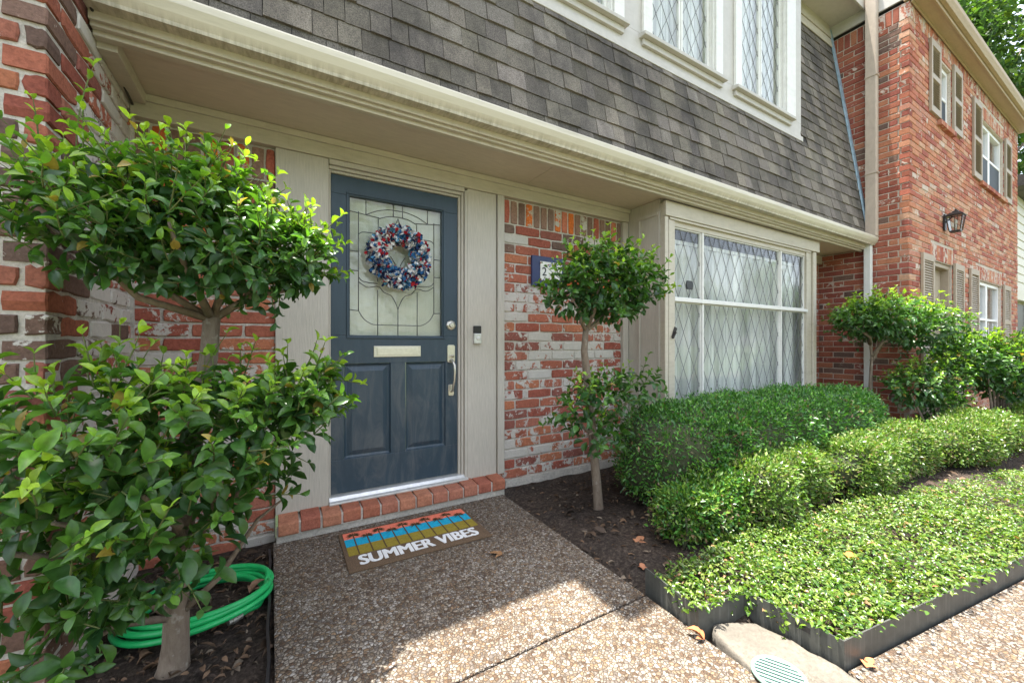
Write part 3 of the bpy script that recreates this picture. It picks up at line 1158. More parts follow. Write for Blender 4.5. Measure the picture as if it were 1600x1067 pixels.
mb.tube([(1.128, DY - 0.006, 1.035), (1.128, DY - 0.040, 1.020), (1.134, DY - 0.058, 0.99), (1.136, DY - 0.060, 0.94), (1.134, DY - 0.056, 0.88), (1.128, DY - 0.046, 0.835), (1.128, DY - 0.034, 0.800), (1.128, DY - 0.008, 0.795)],
        [0.011, 0.010, 0.010, 0.009, 0.008, 0.008, 0.008, 0.008], 10)
mb.tube([(1.128, DY - 0.008, 1.055), (1.128, DY - 0.035, 1.062), (1.128, DY - 0.048, 1.055)], [0.006, 0.008, 0.010], 8)
mb.build("handle", M['nickel'], door, 0.002)

mb = MB()           # threshold
mb.extrude([(2.742, 0.128), (2.742, 0.140), (2.760, 0.150), (2.775, 0.168), (2.80, 0.174), (2.86, 0.174), (2.86, 0.128)], 0.292, 1.244, 'x')
mb.build("threshold", M['alu'], house, 0.002)

mb = MB()           # brick step: thirteen headers on a mortar bed
xs = np.linspace(0.008, 1.508, 14)
for i in range(13):
    c = pick([(0.37, 0.135, 0.080), (0.41, 0.165, 0.10), (0.34, 0.115, 0.075), (0.43, 0.185, 0.11), (0.38, 0.155, 0.10)])
    j = rng.normal(0, 0.004, 4)
    x0, x1 = xs[i] + 0.006, xs[i + 1] - 0.006
    y0, zt = 2.640 + float(np.clip(j[0], -0.006, 0.006)), 0.122 + j[1]
    mb.extrude([(y0 + 0.004, 0.046), (y0, 0.058), (y0 + 0.001, zt - 0.014), (y0 + 0.005, zt - 0.005), (y0 + 0.014, zt), (2.80, zt + 0.014), (2.80, 0.046)], x0, x1, "x", 0, (*c, -0.1))
mb.box((0.014, 2.652, 0.040), (1.502, 2.81, 0.112), 1)
mb.box((0.004, 2.665, -0.08), (1.51, 2.80, 0.046), 1)
stepo = mb.build("front_step", [M['brick'], M['mortar']], house, 0.004)

# soffit, frieze, fascia, gutter
mb = MB()
for xa, xb in ((-0.640, 1.748), (1.751, 4.19), (4.193, 6.95)):
    mb.box((xa, 2.30, 2.442), (xb, 3.0, 2.460))
mb.box((-0.640, 2.30, 2.4605), (6.95, 3.0, 2.475))
mb.build("soffit", M['soffit'], house)
mb = MB()
mb.box((-0.640, 2.752, 2.320), (2.945, 2.90, 2.440))
mb.box((-0.640, 2.736, 2.402), (2.945, 2.7515, 2.440))
mb.build("frieze_board", M['cream'], house, 0.003)
mb = MB()
mb.box((5.75, 2.752, 2.320), (6.95, 2.90, 2.440))
mb.build("frieze_board", M['cream'], house, 0.003)
mb = MB()
for xa, xb, dz in ((-0.640, 2.318, 0.0), (2.320, 5.10, 0.0015), (5.102, 6.95, 0.0)):
    mb.box((xa, 2.236, 2.425 + dz), (xb, 2.262, 2.600))
    mb.box((xa, 2.2645, 2.405 + dz), (xb, 2.305, 2.470))
    mb.box((xa, 2.215, 2.440 + dz), (xb, 2.2345, 2.50))
mb.box((-0.642, 2.310, 2.380), (-0.575, 2.735, 2.4405))
mb.build("fascia", M['cream'], house, 0.003)
mb = MB()
prof = [(2.234, 2.575), (2.234, 2.475), (2.150, 2.472), (2.146, 2.486), (2.128, 2.512), (2.113, 2.545), (2.112, 2.572), (2.117, 2.582), (2.128, 2.582), (2.128, 2.572), (2.122, 2.570),
        (2.123, 2.546), (2.136, 2.518), (2.154, 2.490), (2.158, 2.482), (2.226, 2.482), (2.226, 2.575)]
mb.extrude(prof[::-1], -0.640, 6.955, 'x')
mb.build("gutter", M['gutter'], house)
mb = MB()           # lower downspout at the right end
mb.extrude([(6.845, 2.165), (6.865, 2.16), (6.87, 2.165), (6.89, 2.165), (6.895, 2.16), (6.925, 2.165), (6.925, 2.235), (6.845, 2.235)], -0.02, 2.474, 'z')
mb.build("downspout", M['white_spout'], house, 0.002)

# mansard roof
RB = np.array([2.215, 2.575])
RT = np.array([2.672, 5.73])
rl = np.linalg.norm(RT - RB)
rd = (RT - RB) / rl
rn = np.array([-rd[1], rd[0]])           # outward (towards -Y)
def rp(x, s, h):
    q = RB + rd * s + rn * h
    return (x, q[0], q[1])
mb = MB()
SD = (3.585 - RB[1]) / rd[1]              # slope distance up to the foot of the dormer
DA, DB = 1.262, 5.408
for xa, xb, sa, sb in ((-0.64, 6.95, -0.02, SD), (-0.64, DA, SD, rl), (DB, 6.95, SD, rl)):
    mb.add([rp(xa, sa, -0.002), rp(xb, sa, -0.002), rp(xb, sb, -0.002), rp(xa, sb, -0.002), rp(xa, sa, -0.03), rp(xb, sa, -0.03), rp(xb, sb, -0.03), rp(xa, sb, -0.03)],
           [(0, 1, 2, 3), (7, 6, 5, 4), (0, 4, 5, 1), (1, 5, 6, 2), (2, 6, 7, 3), (3, 7, 4, 0)], 0, (0.05, 0.048, 0.045))
expo = 0.138
nc = int(rl / expo) + 1
for i in range(nc):
    s0 = i * expo - 0.02
    x = -0.64 - rng.uniform(0, 0.2)
    raised = rng.random() < 0.5
    while x < 6.95:
        wd = rng.uniform(0.10, 0.22)
        x0, x1 = max(x, -0.64), min(x + wd, 6.95)
        x += wd
        if x1 - x0 < 0.02:
            continue
        raised = (not raised) if rng.random() < 0.8 else raised
        th = (0.018 if raised else 0.012) + rng.uniform(-0.001, 0.001)
        base = np.array([0.172, 0.154, 0.133]) if raised else np.array([0.130, 0.117, 0.102])
        base = base * rng.uniform(0.76, 1.26) * np.array([1, rng.uniform(0.97, 1.0), rng.uniform(0.9, 0.99)])
        s1 = min(s0 + expo * 1.35, rl)
        j = rng.normal(0, 0.002, 2)
        if x0 < DB and x1 > DA:
            if s0 > SD - 0.02:
                if x0 > DA and x1 < DB:
                    continue
                if x1 > DB:
                    x0 = DB
                else:
                    x1 = DA
                if x1 - x0 < 0.015:
                    continue
            elif s1 > SD:
                s1 = SD
        g = 0.0018
        v = [rp(x0 + g, s0 + j[0], th), rp(x1 - g, s0 + j[1], th), rp(x1 - g, s1, 0.002), rp(x0 + g, s1, 0.002), rp(x0 + g, s0 + j[0], 0.0005), rp(x1 - g, s0 + j[1], 0.0005)]
        mb.add(v, [(0, 1, 2, 3), (4, 5, 1, 0), (4, 0, 3), (5, 2, 1)], 0, tuple(base))
roof = mb.build("mansard_roof", M['shingle'], house)
mb = MB()
def rb(x0, x1, s0, s1, h0, h1):
    v = [rp(x0, s0, h0), rp(x1, s0, h0), rp(x1, s1, h0), rp(x0, s1, h0), rp(x0, s0, h1), rp(x1, s0, h1), rp(x1, s1, h1), rp(x0, s1, h1)]
    mb.add(v, [(0, 3, 2, 1), (4, 5, 6, 7), (0, 1, 5, 4), (1, 2, 6, 5), (2, 3, 7, 6), (3, 0, 4, 7)])
rb(6.88, 6.945, 0.02, rl - 0.05, 0.014, 0.032)
mb.build("flashing", M['flash'], roof)

mb = MB()           # upper eave over the mansard and over the dormers, with boards below
mb.box((-0.64, 2.27, 5.735), (6.95, 2.9, 5.76))
mb.box((-0.64, 2.245, 5.70), (0.67, 2.268, 5.90))
mb.box((5.44, 2.245, 5.70), (6.95, 2.268, 5.90))
for x0, x1, y in ((0.68, 1.42, 1.93), (1.43, 5.42, 2.12)):  # stepped front edges, out of view, shaped to cast the shadow outline below
    mb.box((x0, y, 5.735), (x1, 2.268, 5.76))
    mb.box((x0, y - 0.025, 5.70), (x1, y - 0.002, 5.90))
    mb.box((x0, y, 5.765), (x1, 2.24, 5.89))
mb.build("upper_eave", M['casing'], house, 0.003)
mb = MB()
v = [rp(5.43, rl - 0.20, 0.012), rp(6.88, rl - 0.20, 0.012), rp(6.88, rl, 0.012), rp(5.43, rl, 0.012), rp(5.43, rl - 0.20, 0.034), rp(6.88, rl - 0.20, 0.034), rp(6.88, rl, 0.034), rp(5.43, rl, 0.034)]
mb.add(v, [(0, 3, 2, 1), (4, 5, 6, 7), (0, 1, 5, 4), (1, 2, 6, 5), (2, 3, 7, 6), (3, 0, 4, 7)])
v = [rp(5.43, rl - 0.34, 0.014), rp(6.88, rl - 0.34, 0.014), rp(6.88, rl - 0.215, 0.014), rp(5.43, rl - 0.215, 0.014), rp(5.43, rl - 0.34, 0.026), rp(6.88, rl - 0.34, 0.026), rp(6.88, rl - 0.215, 0.026), rp(5.43, rl - 0.215, 0.026)]
mb.add(v, [(0, 3, 2, 1), (4, 5, 6, 7), (0, 1, 5, 4), (1, 2, 6, 5), (2, 3, 7, 6), (3, 0, 4, 7)])
mb.build("upper_frieze", M['cream'], house, 0.003)
mb = MB()           # flat roof mass behind
mb.box((-0.64, 2.9, 5.765), (6.95, 9.0, 5.95))
mb.build("roof_deck", M['shingle'], house)

# dormer band with three windows
WINS = [(1.43, 2.33), (2.785, 3.685), (4.135, 5.035)]
WZ0, WZ1, DYF = 3.775, 5.45, 2.362
mb = MB()
cells(mb, (1.25, 5.42), (3.62, 5.733), [(a, WZ0, b, WZ1) for a, b in WINS], DYF, DYF + 0.10)
mb.box((1.25, 2.345, 3.562), (5.435, 2.44, 3.618))
mb.box((1.25, 2.462, 3.62), (1.27, 2.75, 5.733))
mb.box((5.40, 2.462, 3.62), (5.42, 2.75, 5.733))
mb.build("dormer", M['casing'], house, 0.003)
for a, b in WINS:
    wlabel = bpy.data.objects.new("window", None)
    COL.objects.link(wlabel)
    wlabel.location = ((a + b) / 2, DYF, WZ0)
    wlabel.parent = house
    wlabel.matrix_parent_inverse = parent_matrix(house).inverted()
    mb = MB()
    mb.box((a - 0.115, DYF - 0.028, WZ0), (a - 0.004, DYF - 0.0015, WZ1 + 0.1))
    mb.box((b + 0.004, DYF - 0.028, WZ0), (b + 0.20 if b > 5 else b + 0.115, DYF - 0.0015, WZ1 + 0.1))
    cells(mb, (a, b), (WZ0, WZ1), [(a + 0.022, WZ0 + 0.022, b - 0.022, WZ1 - 0.03)], DYF + 0.015, DYF + 0.085)
    mid = (a + b) / 2
    cells(mb, (a + 0.024, mid - 0.002), (WZ0 + 0.024, WZ1 - 0.032), [(a + 0.052, WZ0 + 0.052, mid - 0.026, WZ1 - 0.06)], DYF + 0.035, DYF + 0.062)
    cells(mb, (mid + 0.002, b - 0.024), (WZ0 + 0.024, WZ1 - 0.032), [(mid + 0.026, WZ0 + 0.052, b - 0.052, WZ1 - 0.06)], DYF + 0.030, DYF + 0.058)
    mb.box((b - 0.018, DYF - 0.012, WZ0 + 0.005), (b - 0.002, DYF + 0.013, WZ1))
    mb.build("frame", M['white'], wlabel, 0.002)
    mb = MB()
    mb.box((a + 0.054, DYF + 0.048, WZ0 + 0.05), (b - 0.05, DYF + 0.052, WZ1 - 0.06))
    mb.build("pane", M['glass'], wlabel)
    mb = MB()
    lattice(mb, a + 0.052, mid - 0.026, WZ0 + 0.052, WZ1 - 0.06, DYF + 0.045, 0.142, 0.25, 0.0026)
    lattice(mb, mid + 0.026, b - 0.052, WZ0 + 0.052, WZ1 - 0.06, DYF + 0.045, 0.142, 0.25, 0.0026)
    mb.build("lattice", M['lead'], wlabel)
    mb = MB()
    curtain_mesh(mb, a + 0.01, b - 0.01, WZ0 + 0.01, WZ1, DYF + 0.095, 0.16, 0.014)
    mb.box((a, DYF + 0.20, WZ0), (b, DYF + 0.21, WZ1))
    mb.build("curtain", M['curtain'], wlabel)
    mb = MB()
    mb.extrude([(DYF - 0.065, WZ0 - 0.048), (DYF - 0.068, WZ0 - 0.020), (DYF + 0.01, WZ0 - 0.003), (DYF + 0.01, WZ0 - 0.048)], a - 0.14, b + 0.14, 'x')
    mb.box((a - 0.115, DYF - 0.026, WZ0 - 0.100), (b + 0.115, DYF - 0.0015, WZ0 - 0.050))
    mb.build("sill", M['casing'], wlabel, 0.003)
    for lx in (a + 0.035, b - 0.03):
        mb = MB()
        mb.obox(Matrix.Translation((lx, DYF + 0.004, WZ0 + 0.018)) @ Euler((0.3, 0.5, 0.4)).to_matrix().to_4x4(), (0.045, 0.03, 0.026))
        mb.build("latch", M['nickel'], wlabel, 0.003)

# bay window
bay = bpy.data.objects.new("bay_window", None)
COL.objects.link(bay)
bay.location = (4.3, 2.4, 0.0)
bay.parent = house
bay.matrix_parent_inverse = parent_matrix(house).inverted()
BX0, BX1, BY = 2.952, 5.735, 2.355
mb = MB()
mb.box((BX0, BY + 0.045, -0.03), (BX0 + 0.04, 2.85, 2.4405))
mb.box((BX0 - 0.014, 2.62, -0.03), (BX0 - 0.001, 2.64, 2.300))
mb.box((BX0 - 0.014, BY + 0.06, 2.30), (BX0 - 0.001, 2.64, 2.325))
mb.box((BX0 - 0.010, BY + 0.047, -0.03), (BX0 - 0.001, BY + 0.062, 2.325))
mb.build("side_panel", M['trim'], bay, 0.002)
mb = MB()
mb.box((BX1 - 0.04, BY + 0.045, -0.03), (BX1, 2.85, 2.4405))
mb.build("side_panel", M['trim'], bay, 0.002)
mb = MB()
gx = (3.085, 3.490, 3.520, 4.925, 4.955, 5.455)
WB, WT, RZ = 0.42, 2.205, 1.548
cells(mb, (BX0, BX1), (-0.03, 2.40), [(3.080, WB, 5.50, WT)], BY, BY + 0.043)
mb.box((BX0 - 0.012, BY - 0.022, -0.03), (BX0 + 0.030, BY - 0.0015, 2.27))
mb.box((BX0 + 0.045, BY - 0.016, WB - 0.05), (3.078, BY - 0.0015, 2.25))
mb.box((5.505, BY - 0.016, WB - 0.05), (5.56, BY - 0.0015, 2.25))
mb.box((5.66, BY - 0.022, -0.03), (BX1 + 0.006, BY - 0.0015, 2.27))
mb.box((BX0 - 0.016, BY - 0.034, 2.275), (BX1 + 0.06, BY - 0.0015, 2.405))
mb.box((BX0 + 0.05, BY - 0.024, 2.252), (5.60, BY - 0.0015, 2.272))
mb.build("frame", M['cream'], bay, 0.003)
mb = MB()
for (a, b) in ((3.082, 3.490), (3.522, 4.926), (4.958, 5.498)):
    for (z0, z1) in ((WB + 0.002, RZ - 0.018), (RZ + 0.018, WT - 0.002)):
        w_ = 0.009
        cells(mb, (a, b), (z0, z1), [(a + w_, z0 + w_, b - w_, z1 - w_)], BY + 0.008, BY + 0.034)
for x in (3.506, 4.942):
    mb.box((x - 0.011, BY - 0.004, WB + 0.002), (x + 0.011, BY + 0.036, RZ - 0.019))
    mb.box((x - 0.011, BY - 0.004, RZ + 0.019), (x + 0.011, BY + 0.036, WT - 0.002))
mb.box((3.075, BY - 0.020, RZ - 0.0165), (5.53, BY + 0.036, RZ + 0.0165))
mb.build("sash", M['white'], bay, 0.002)
mb = MB()
mb.box((3.09, BY + 0.022, WB + 0.01), (5.49, BY + 0.026, WT - 0.01))
mb.build("pane", M['glass'], bay)
mb = MB()
for (a, b) in ((3.091, 3.481), (3.531, 4.917), (4.967, 5.489)):
    for (z0, z1) in ((WB + 0.011, RZ - 0.027), (RZ + 0.027, WT - 0.011)):
        lattice(mb, a, b, z0, z1, BY + 0.019, 0.153, 0.33, 0.0027)
mb.build("lattice", M['lead_pale'], bay)
mb = MB()
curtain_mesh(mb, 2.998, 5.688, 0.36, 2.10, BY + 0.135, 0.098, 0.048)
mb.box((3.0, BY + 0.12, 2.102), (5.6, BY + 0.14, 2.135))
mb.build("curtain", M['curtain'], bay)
mb = MB()
mb.box((2.995, BY + 0.30, 0.3), (5.69, BY + 0.32, 2.44))
mb.build("room_back", M['dark'], bay)
mb = MB()
mb.extrude([(3.285, 1.655), (3.36, 1.655), (3.375, 1.70), (3.36, 1.735), (3.285, 1.735), (3.27, 1.70)][::-1], BY + 0.006, BY + 0.018, 'y')
mb.tube([(3.32, BY + 0.014, 1.66), (3.318, BY + 0.014, 1.57)], 0.004, 5)
mb.build("window_sensor", M['black'], bay, 0.002)
mb = MB()
mb.obox(Matrix.Translation((3.062, BY - 0.022, 1.25)) @ Matrix.Rotation(R(24), 4, 'Y'), (0.035, 0.008, 0.10), 0)
mb.obox(Matrix.Translation((3.045, BY - 0.034, 1.225)) @ Matrix.Rotation(R(40), 4, 'Y'), (0.014, 0.016, 0.07), 0)
mb.build("latch", M['bronze'], bay, 0.002)

# ================================================================== LEFT NEIGHBOUR
left = thing("townhouse", "next townhouse whose weathered brick corner fills the left edge of the picture", "house", (-1.0, 1.92, 0))
def col_left(u, z, row):
    r = rng.random()
    if z > 1.75:
        c = pick(PAL_OLD) if r < 0.55 else pick(PAL_GREY)
    elif z > 1.05:
        c = pick(PAL_GREY) if r < 0.62 else pick(PAL_OLD)
    elif z > 0.5:
        c = pick(PAL_OLD) if r < 0.7 else pick(PAL_GREY)
    else:
        c = pick(PAL_OLD) if r < 0.5 else [(0.22, 0.12, 0.085), (0.19, 0.11, 0.08)][rng.integers(0, 2)]
    return tuple(q * 0.74 for q in c), float(np.clip(rng.normal(0.14, 0.12), 0, 0.6))
def col_left_side(u, z, row):
    c, w = col_left(u, z, row)
    if u > 0.30:
        if rng.random() < 0.6:
            c = pick(PAL_OLD)
        w = float(np.clip(rng.normal(0.58, 0.2), 0.1, 1))
    return c, w
mb = MB()
brick_face(mb, (-2.4, 1.91, -0.08), (1, 0, 0), (0, -1, 0), 1.755, -0.08, 6.80, col_left, parity=0, q1=True, near=True, jit=0.003, e1=0.008)
brick_face(mb, (-0.645, 1.91, -0.08), (0, 1, 0), (1, 0, 0), 0.93, -0.08, 6.80, col_left_side, parity=1, q0=True, near=True, jit=0.003, e0=0.208)
mb.box((-0.66, 1.93, -0.2), (-0.615, 2.79, 0.03), 1)
mb.box((-0.655, 2.772, 0.0), (-0.630, 2.802, 2.44), 1)
mb.build("brick_wall", [M['brick'], M['mortar']], left)
mb = MB()
mb.box((-2.4, 1.50, 6.805), (-0.645, 2.84, 6.92))  # unseen eave, set high so the building shades the left shrub
mb.build("eave", M['casing'], left)
mb = MB()
mb.box((-2.4, 2.115, -0.1), (-0.86, 2.75, 6.79))
mb.build("wall_core", M['mortar'], left)
cable = MB()
cable.tube([(-0.628, 2.05, 2.62), (-0.624, 2.10, 2.56), (-0.63, 2.16, 2.50), (-0.626, 2.22, 2.47), (-0.62, 2.30, 2.435), (-0.628, 2.45, 2.40), (-0.626, 2.60, 2.385), (-0.628, 2.74, 2.37)], 0.006, 6)
co = cable.build("cable", M['black'])
tag(co, "thin black cable running along the brick beside the left end of the soffit", "cable")

# ================================================================== RIGHT NEIGHBOUR
right = thing("townhouse", "two storey red brick townhouse with taupe louvred shutters at the right", "house", (10.0, 1.81, 0))
RX, RY, RE = 6.96, 1.81, 13.3
OPS = [(8.12, 4.33, 8.73, 5.22), (10.34, 3.93, 12.07, 5.04), (7.84, 0.05, 8.79, 2.32), (10.16, 0.92, 11.92, 2.24)]
HEAD = [(7.78, 2.33, 8.85, 2.55), (10.1, 2.25, 11.98, 2.47), (10.28, 5.05, 12.12, 5.26)]
def col_right(u, z, row):
    if row in (-1, -2):
        return pick(PAL_RED), rng.uniform(0.3, 0.62)
    return pick(PAL_RED), float(np.clip(rng.normal(0.22, 0.17), 0, 0.8))
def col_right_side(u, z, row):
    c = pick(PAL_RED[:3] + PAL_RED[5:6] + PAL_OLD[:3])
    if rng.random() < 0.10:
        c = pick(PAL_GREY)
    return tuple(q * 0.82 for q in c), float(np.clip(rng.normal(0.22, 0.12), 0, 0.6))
mb = MB()
ops_l = [(a - RX, z0, b - RX, z1) for a, z0, b, z1 in OPS] + [(a - RX, z0 - 0.005, b - RX, z1 + 0.005, 'head') for a, z0, b, z1 in HEAD]
brick_face(mb, (RX, RY, -0.06), (1, 0, 0), (0, -1, 0), RE - RX, -0.06, 5.53, col_right, parity=0, q0=True, openings=ops_l, soldier=0.21,
           headers=[(a - RX, z0, b - RX, z1) for a, z0, b, z1 in HEAD], e0=0.008)
brick_face(mb, (RX, 2.86, -0.06), (0, -1, 0), (-1, 0, 0), 1.05, -0.06, 5.53, col_right_side, parity=1, q1=True, soldier=0.21, e1=0.208)
for a, z0, b, z1 in (OPS[0], OPS[1], OPS[3]):          # brick sills
    n = int((b - a + 0.12) / 0.075)
    for i in range(n):
        x = a - 0.06 + i * (b - a + 0.12) / n
        mb.extrude([(RY - 0.045, z0 - 0.085), (RY - 0.045, z0 - 0.020), (RY + 0.09, z0 - 0.003), (RY + 0.09, z0 - 0.085)], x + 0.004, x + 0.071, 'x', 0, (*pick(PAL_RED), 0.2))
mb.build("brick_wall", [M['brick_far'], M['mortar_far']], right)
mb = MB()
mb.box((RX + 0.25, RY + 0.25, 0.0), (RE, 8.0, 5.5))
mb.build("room_back", M['dark'], right)

mb = MB()           # tan eave: soffit, fascia and gutter
mb.box((RX - 0.03, 1.66, 5.535), (RE + 0.1, 1.86, 5.56))
mb.box((RX - 0.03, 1.636, 5.52), (RE + 0.1, 1.658, 5.72))
mb.box((RX + 0.01, 1.785, 5.50), (RE, 1.80, 5.534))
mb.build("eave", M['tan'], right, 0.003)
mb = MB()
mb.extrude([(1.633, 5.565), (1.59, 5.567), (1.575, 5.60), (1.56, 5.63), (1.555, 5.68), (1.565, 5.69), (1.633, 5.69)], RX - 0.05, RE + 0.12, 'x')
mb.build("gutter", M['tan'], right, 0.003)
mb = MB()
mb.extrude([(1.60, 5.70), (5.0, 7.6), (8.2, 5.9), (8.2, 5.6), (1.64, 5.6)][::-1], RX + 0.02, RE + 0.12, 'x', 0, (0.09, 0.085, 0.08))
mb.build("roof", M['shingle'], right)
mb = MB()           # boarded gable end above the side wall
mb.extrude([(1.70, 5.58), (5.0, 7.5), (8.1, 5.85), (8.1, 5.58)][::-1], RX - 0.01, RX + 0.018, 'x')
mb.build("gable_board", M['casing'], right)
mb = MB()           # painted downspout on the side wall
mb.extrude([(6.862, 2.115), (6.880, 2.105), (6.895, 2.112), (6.912, 2.105), (6.93, 2.112), (6.948, 2.11), (6.948, 2.225), (6.862, 2.225)], 2.585, 6.05, 'z')
mb.box((6.855, 2.10, 3.42), (6.952, 2.23, 3.445))
mb.box((6.855, 2.10, 4.72), (6.952, 2.23, 4.745))
mb.build("downspout", M['brown_spout'], right, 0.002)


def shutter(parent, x0, x1, z0, z1, arch=False):
    b = MB()
    y0, y1 = RY - 0.032, RY - 0.004
    st = 0.055
    zm = (z0 + z1) / 2
    holes = [(x0 + st, z0 + 0.09, x1 - st, zm - 0.035), (x0 + st, zm + 0.035, x1 - st, z1 - 0.09)]
    cells(b, (x0, x1), (z0, z1), holes, y0, y1)
    for (xa, za, xb, zb) in holes:
        z = za + 0.004
        while z < zb - 0.02:
            b.extrude([(y0 + 0.004, z), (y0 + 0.008, z - 0.003), (y1 - 0.002, z + 0.026), (y1 - 0.006, z + 0.029)], xa, xb, 'x')
            z += 0.034
        b.box((xa, y1 - 0.0015, za), (xb, y1, zb))
    return b.build("shutter", M['shutter'], parent, 0.002)


for sx0, sx1, sz0, sz1 in ((7.70, 8.12, 4.33, 5.33), (8.74, 9.18, 4.33, 5.33), (9.84, 10.34, 3.90, 5.20), (12.08, 12.58, 3.90, 5.10),
                           (7.36, 7.83, 0.15, 2.36), (8.80, 9.28, 0.15, 2.36), (9.65, 10.15, 0.85, 2.37), (11.95, 12.5, 0.85, 2.27)):
    shutter(right, sx0, sx1, sz0, sz1)


def vwindow(parent, x0, z0, x1, z1, screens=True, grid=False):
    w = bpy.data.objects.new("window", None)
    COL.objects.link(w)
    w.location = ((x0 + x1) / 2, RY, z0)
    w.parent = parent
    w.matrix_parent_inverse = parent_matrix(parent).inverted()
    b = MB()
    mid = (x0 + x1) / 2
    zm = (z0 + z1) / 2
    y = RY + 0.045
    two = x1 - x0 > 0.8
    sp = [(x0 + 0.004, mid - 0.002), (mid + 0.002, x1 - 0.004)] if two else [(x0 + 0.004, x1 - 0.004)]
    for a, c in sp:
        cells(b, (a, c), (z0 + 0.004, z1 - 0.004), [(a + 0.05, z0 + 0.06, c - 0.05, zm - 0.02), (a + 0.05, zm + 0.02, c - 0.05, z1 - 0.06)], y, y + 0.06)
        if grid:
            for k in (1, 2):
                b.box((a + 0.052 + (c - a - 0.1) * k / 3 - 0.008, y + 0.022, z0 + 0.062), (a + 0.052 + (c - a - 0.1) * k / 3 + 0.008, y + 0.03, zm - 0.022))
            b.box((a + 0.052, y + 0.012, z0 + (zm - z0) * 0.5), (c - 0.052, y + 0.020, z0 + (zm - z0) * 0.5 + 0.016))
    b.build("frame", M['vinyl'], w, 0.003)
    b = MB()
    b.box((x0 + 0.045, y + 0.034, z0 + 0.05), (x1 - 0.045, y + 0.038, z1 - 0.05))
    b.build("pane", M['glass'], w)
    if screens:
        b = MB()
        for a, c in sp:
            b.box((a + 0.052, y + 0.008, z0 + 0.062), (c - 0.052, y + 0.012, zm - 0.022))
        b.build("insect_screen", M['screen'], w)


vwindow(right, *OPS[0])
vwindow(right, *OPS[1])
vwindow(right, *OPS[3], screens=False, grid=True)
mb = MB()           # recessed side door with a tan frame
x0, z0, x1, z1 = OPS[2]
cells(mb, (x0 + 0.003, x1 - 0.003), (0.05, z1 - 0.003), [(x0 + 0.055, 0.0, x1 - 0.055, z1 - 0.06)], RY + 0.03, RY + 0.16)
mb.box((x0 + 0.057, RY + 0.12, 0.05), (x1 - 0.057, RY + 0.15, z1 - 0.062))
for k in range(3):
    mb.box((x0 + 0.12, RY + 0.108, 0.25 + k * 0.68), (x1 - 0.12, RY + 0.1185, 0.80 + k * 0.68))
mb.build("door", M['shutter'], right, 0.003)

# wall lantern
lx, lz = 8.36, 2.89
lamp = thing("wall_lantern", "dark bronze wall lantern with glass sides on the red brick wall", "lantern", (lx, RY, lz))
mb = MB()
mb.extrude([(lx - 0.055, lz - 0.13), (lx + 0.055, lz - 0.13), (lx + 0.062, lz - 0.1), (lx + 0.062, lz + 0.13), (lx + 0.04, lz + 0.17), (lx - 0.04, lz + 0.17), (lx - 0.062, lz + 0.13), (lx - 0.062, lz - 0.1)], RY - 0.035, RY - 0.001, 'y')
mb.tube([(lx, RY - 0.03, lz + 0.02), (lx, RY - 0.08, lz + 0.05), (lx, RY - 0.13, lz + 0.10), (lx, RY - 0.17, lz + 0.12)], [0.014] * 4, 8)
mb.build("bracket", M['bronze'], lamp, 0.003)
ly = RY - 0.19
mb = MB()
mr = Matrix.Translation((lx, ly, lz)) @ Matrix.Rotation(R(45), 4, 'Z')
mb.lathe([(0.20, 0.105), (0.205, 0.118), (0.12, 0.165), (0.07, 0.175), (0.065, 0.195), (0.03, 0.205), (0.02, 0.23), (0.008, 0.235)], mr, 4, smooth=False)
mb.lathe([(0.115, -0.19), (0.125, -0.185), (0.125, -0.165), (0.10, -0.16)], mr, 4, smooth=False)
for k in range(4):
    a = R(45 + 90 * k)
    mb.tube([(lx + 0.122 * math.cos(a), ly + 0.122 * math.sin(a), lz - 0.165), (lx + 0.180 * math.cos(a), ly + 0.180 * math.sin(a), lz + 0.106)], 0.010, 4)
    a2 = R(90 * k)
    mb.tube([(lx + 0.086 * math.cos(a2), ly + 0.086 * math.sin(a2), lz - 0.165), (lx + 0.127 * math.cos(a2), ly + 0.127 * math.sin(a2), lz + 0.106)], 0.006, 4)
mb.build("cage", M['bronze'], lamp, 0.002)
mb = MB()
mb.lathe([(0.112, -0.160), (0.170, 0.104)], mr, 4, smooth=False)
mb.build("glass", M['lampglass'], lamp)
mb = MB()
mb.tube([(lx, ly, lz - 0.15), (lx, ly, lz - 0.05)], 0.016, 8)
mb.tube([(lx, ly, lz - 0.05), (lx, ly, lz - 0.02), (lx, ly, lz + 0.02), (lx, ly, lz + 0.05)], [0.012, 0.026, 0.024, 0.004], 8)
mb.build("bulb", M['tile'], lamp)
_k = Matrix.Translation((lx, RY, lz)) @ Matrix.Diagonal((0.63, 0.63, 0.78, 1)) @ Matrix.Translation((-lx, -RY, -lz))
for o in lamp.children:
    o.data.transform(_k)

# ================================================================== FAR SIDING HOUSE
far = thing("siding_house", "cream house with horizontal lap siding beyond the red brick townhouse", "house", (16, 2.2, 0))
mb = MB()
z = 2.35
while z < 4.55:
    mb.extrude([(1.93, z), (1.945, z + 0.19), (2.05, z + 0.19), (2.05, z)], 13.42, 22.0, 'x')
    z += 0.192
mb.box((13.42, 2.055, -0.1), (22, 9, 4.6))
mb.box((13.40, 1.90, 2.12), (22, 2.05, 2.34))
mb.build("siding_wall", M['siding'], far)
mb = MB()
mb.extrude([(1.6, 4.60), (5.5, 6.4), (9.2, 4.7), (9.2, 4.58), (1.6, 4.45)][::-1], 13.41, 22.3, 'x', 0, (0.13, 0.12, 0.11))
mb.build("roof", M['shingle'], far)
mb = MB()
mb.box((14.4, 1.99, -0.05), (14.55, 2.06, 2.1))
mb.box((15.6, 1.99, -0.05), (15.75, 2.06, 2.1))
mb.build("door_frame", M['vinyl'], far, 0.004)
mb = MB()
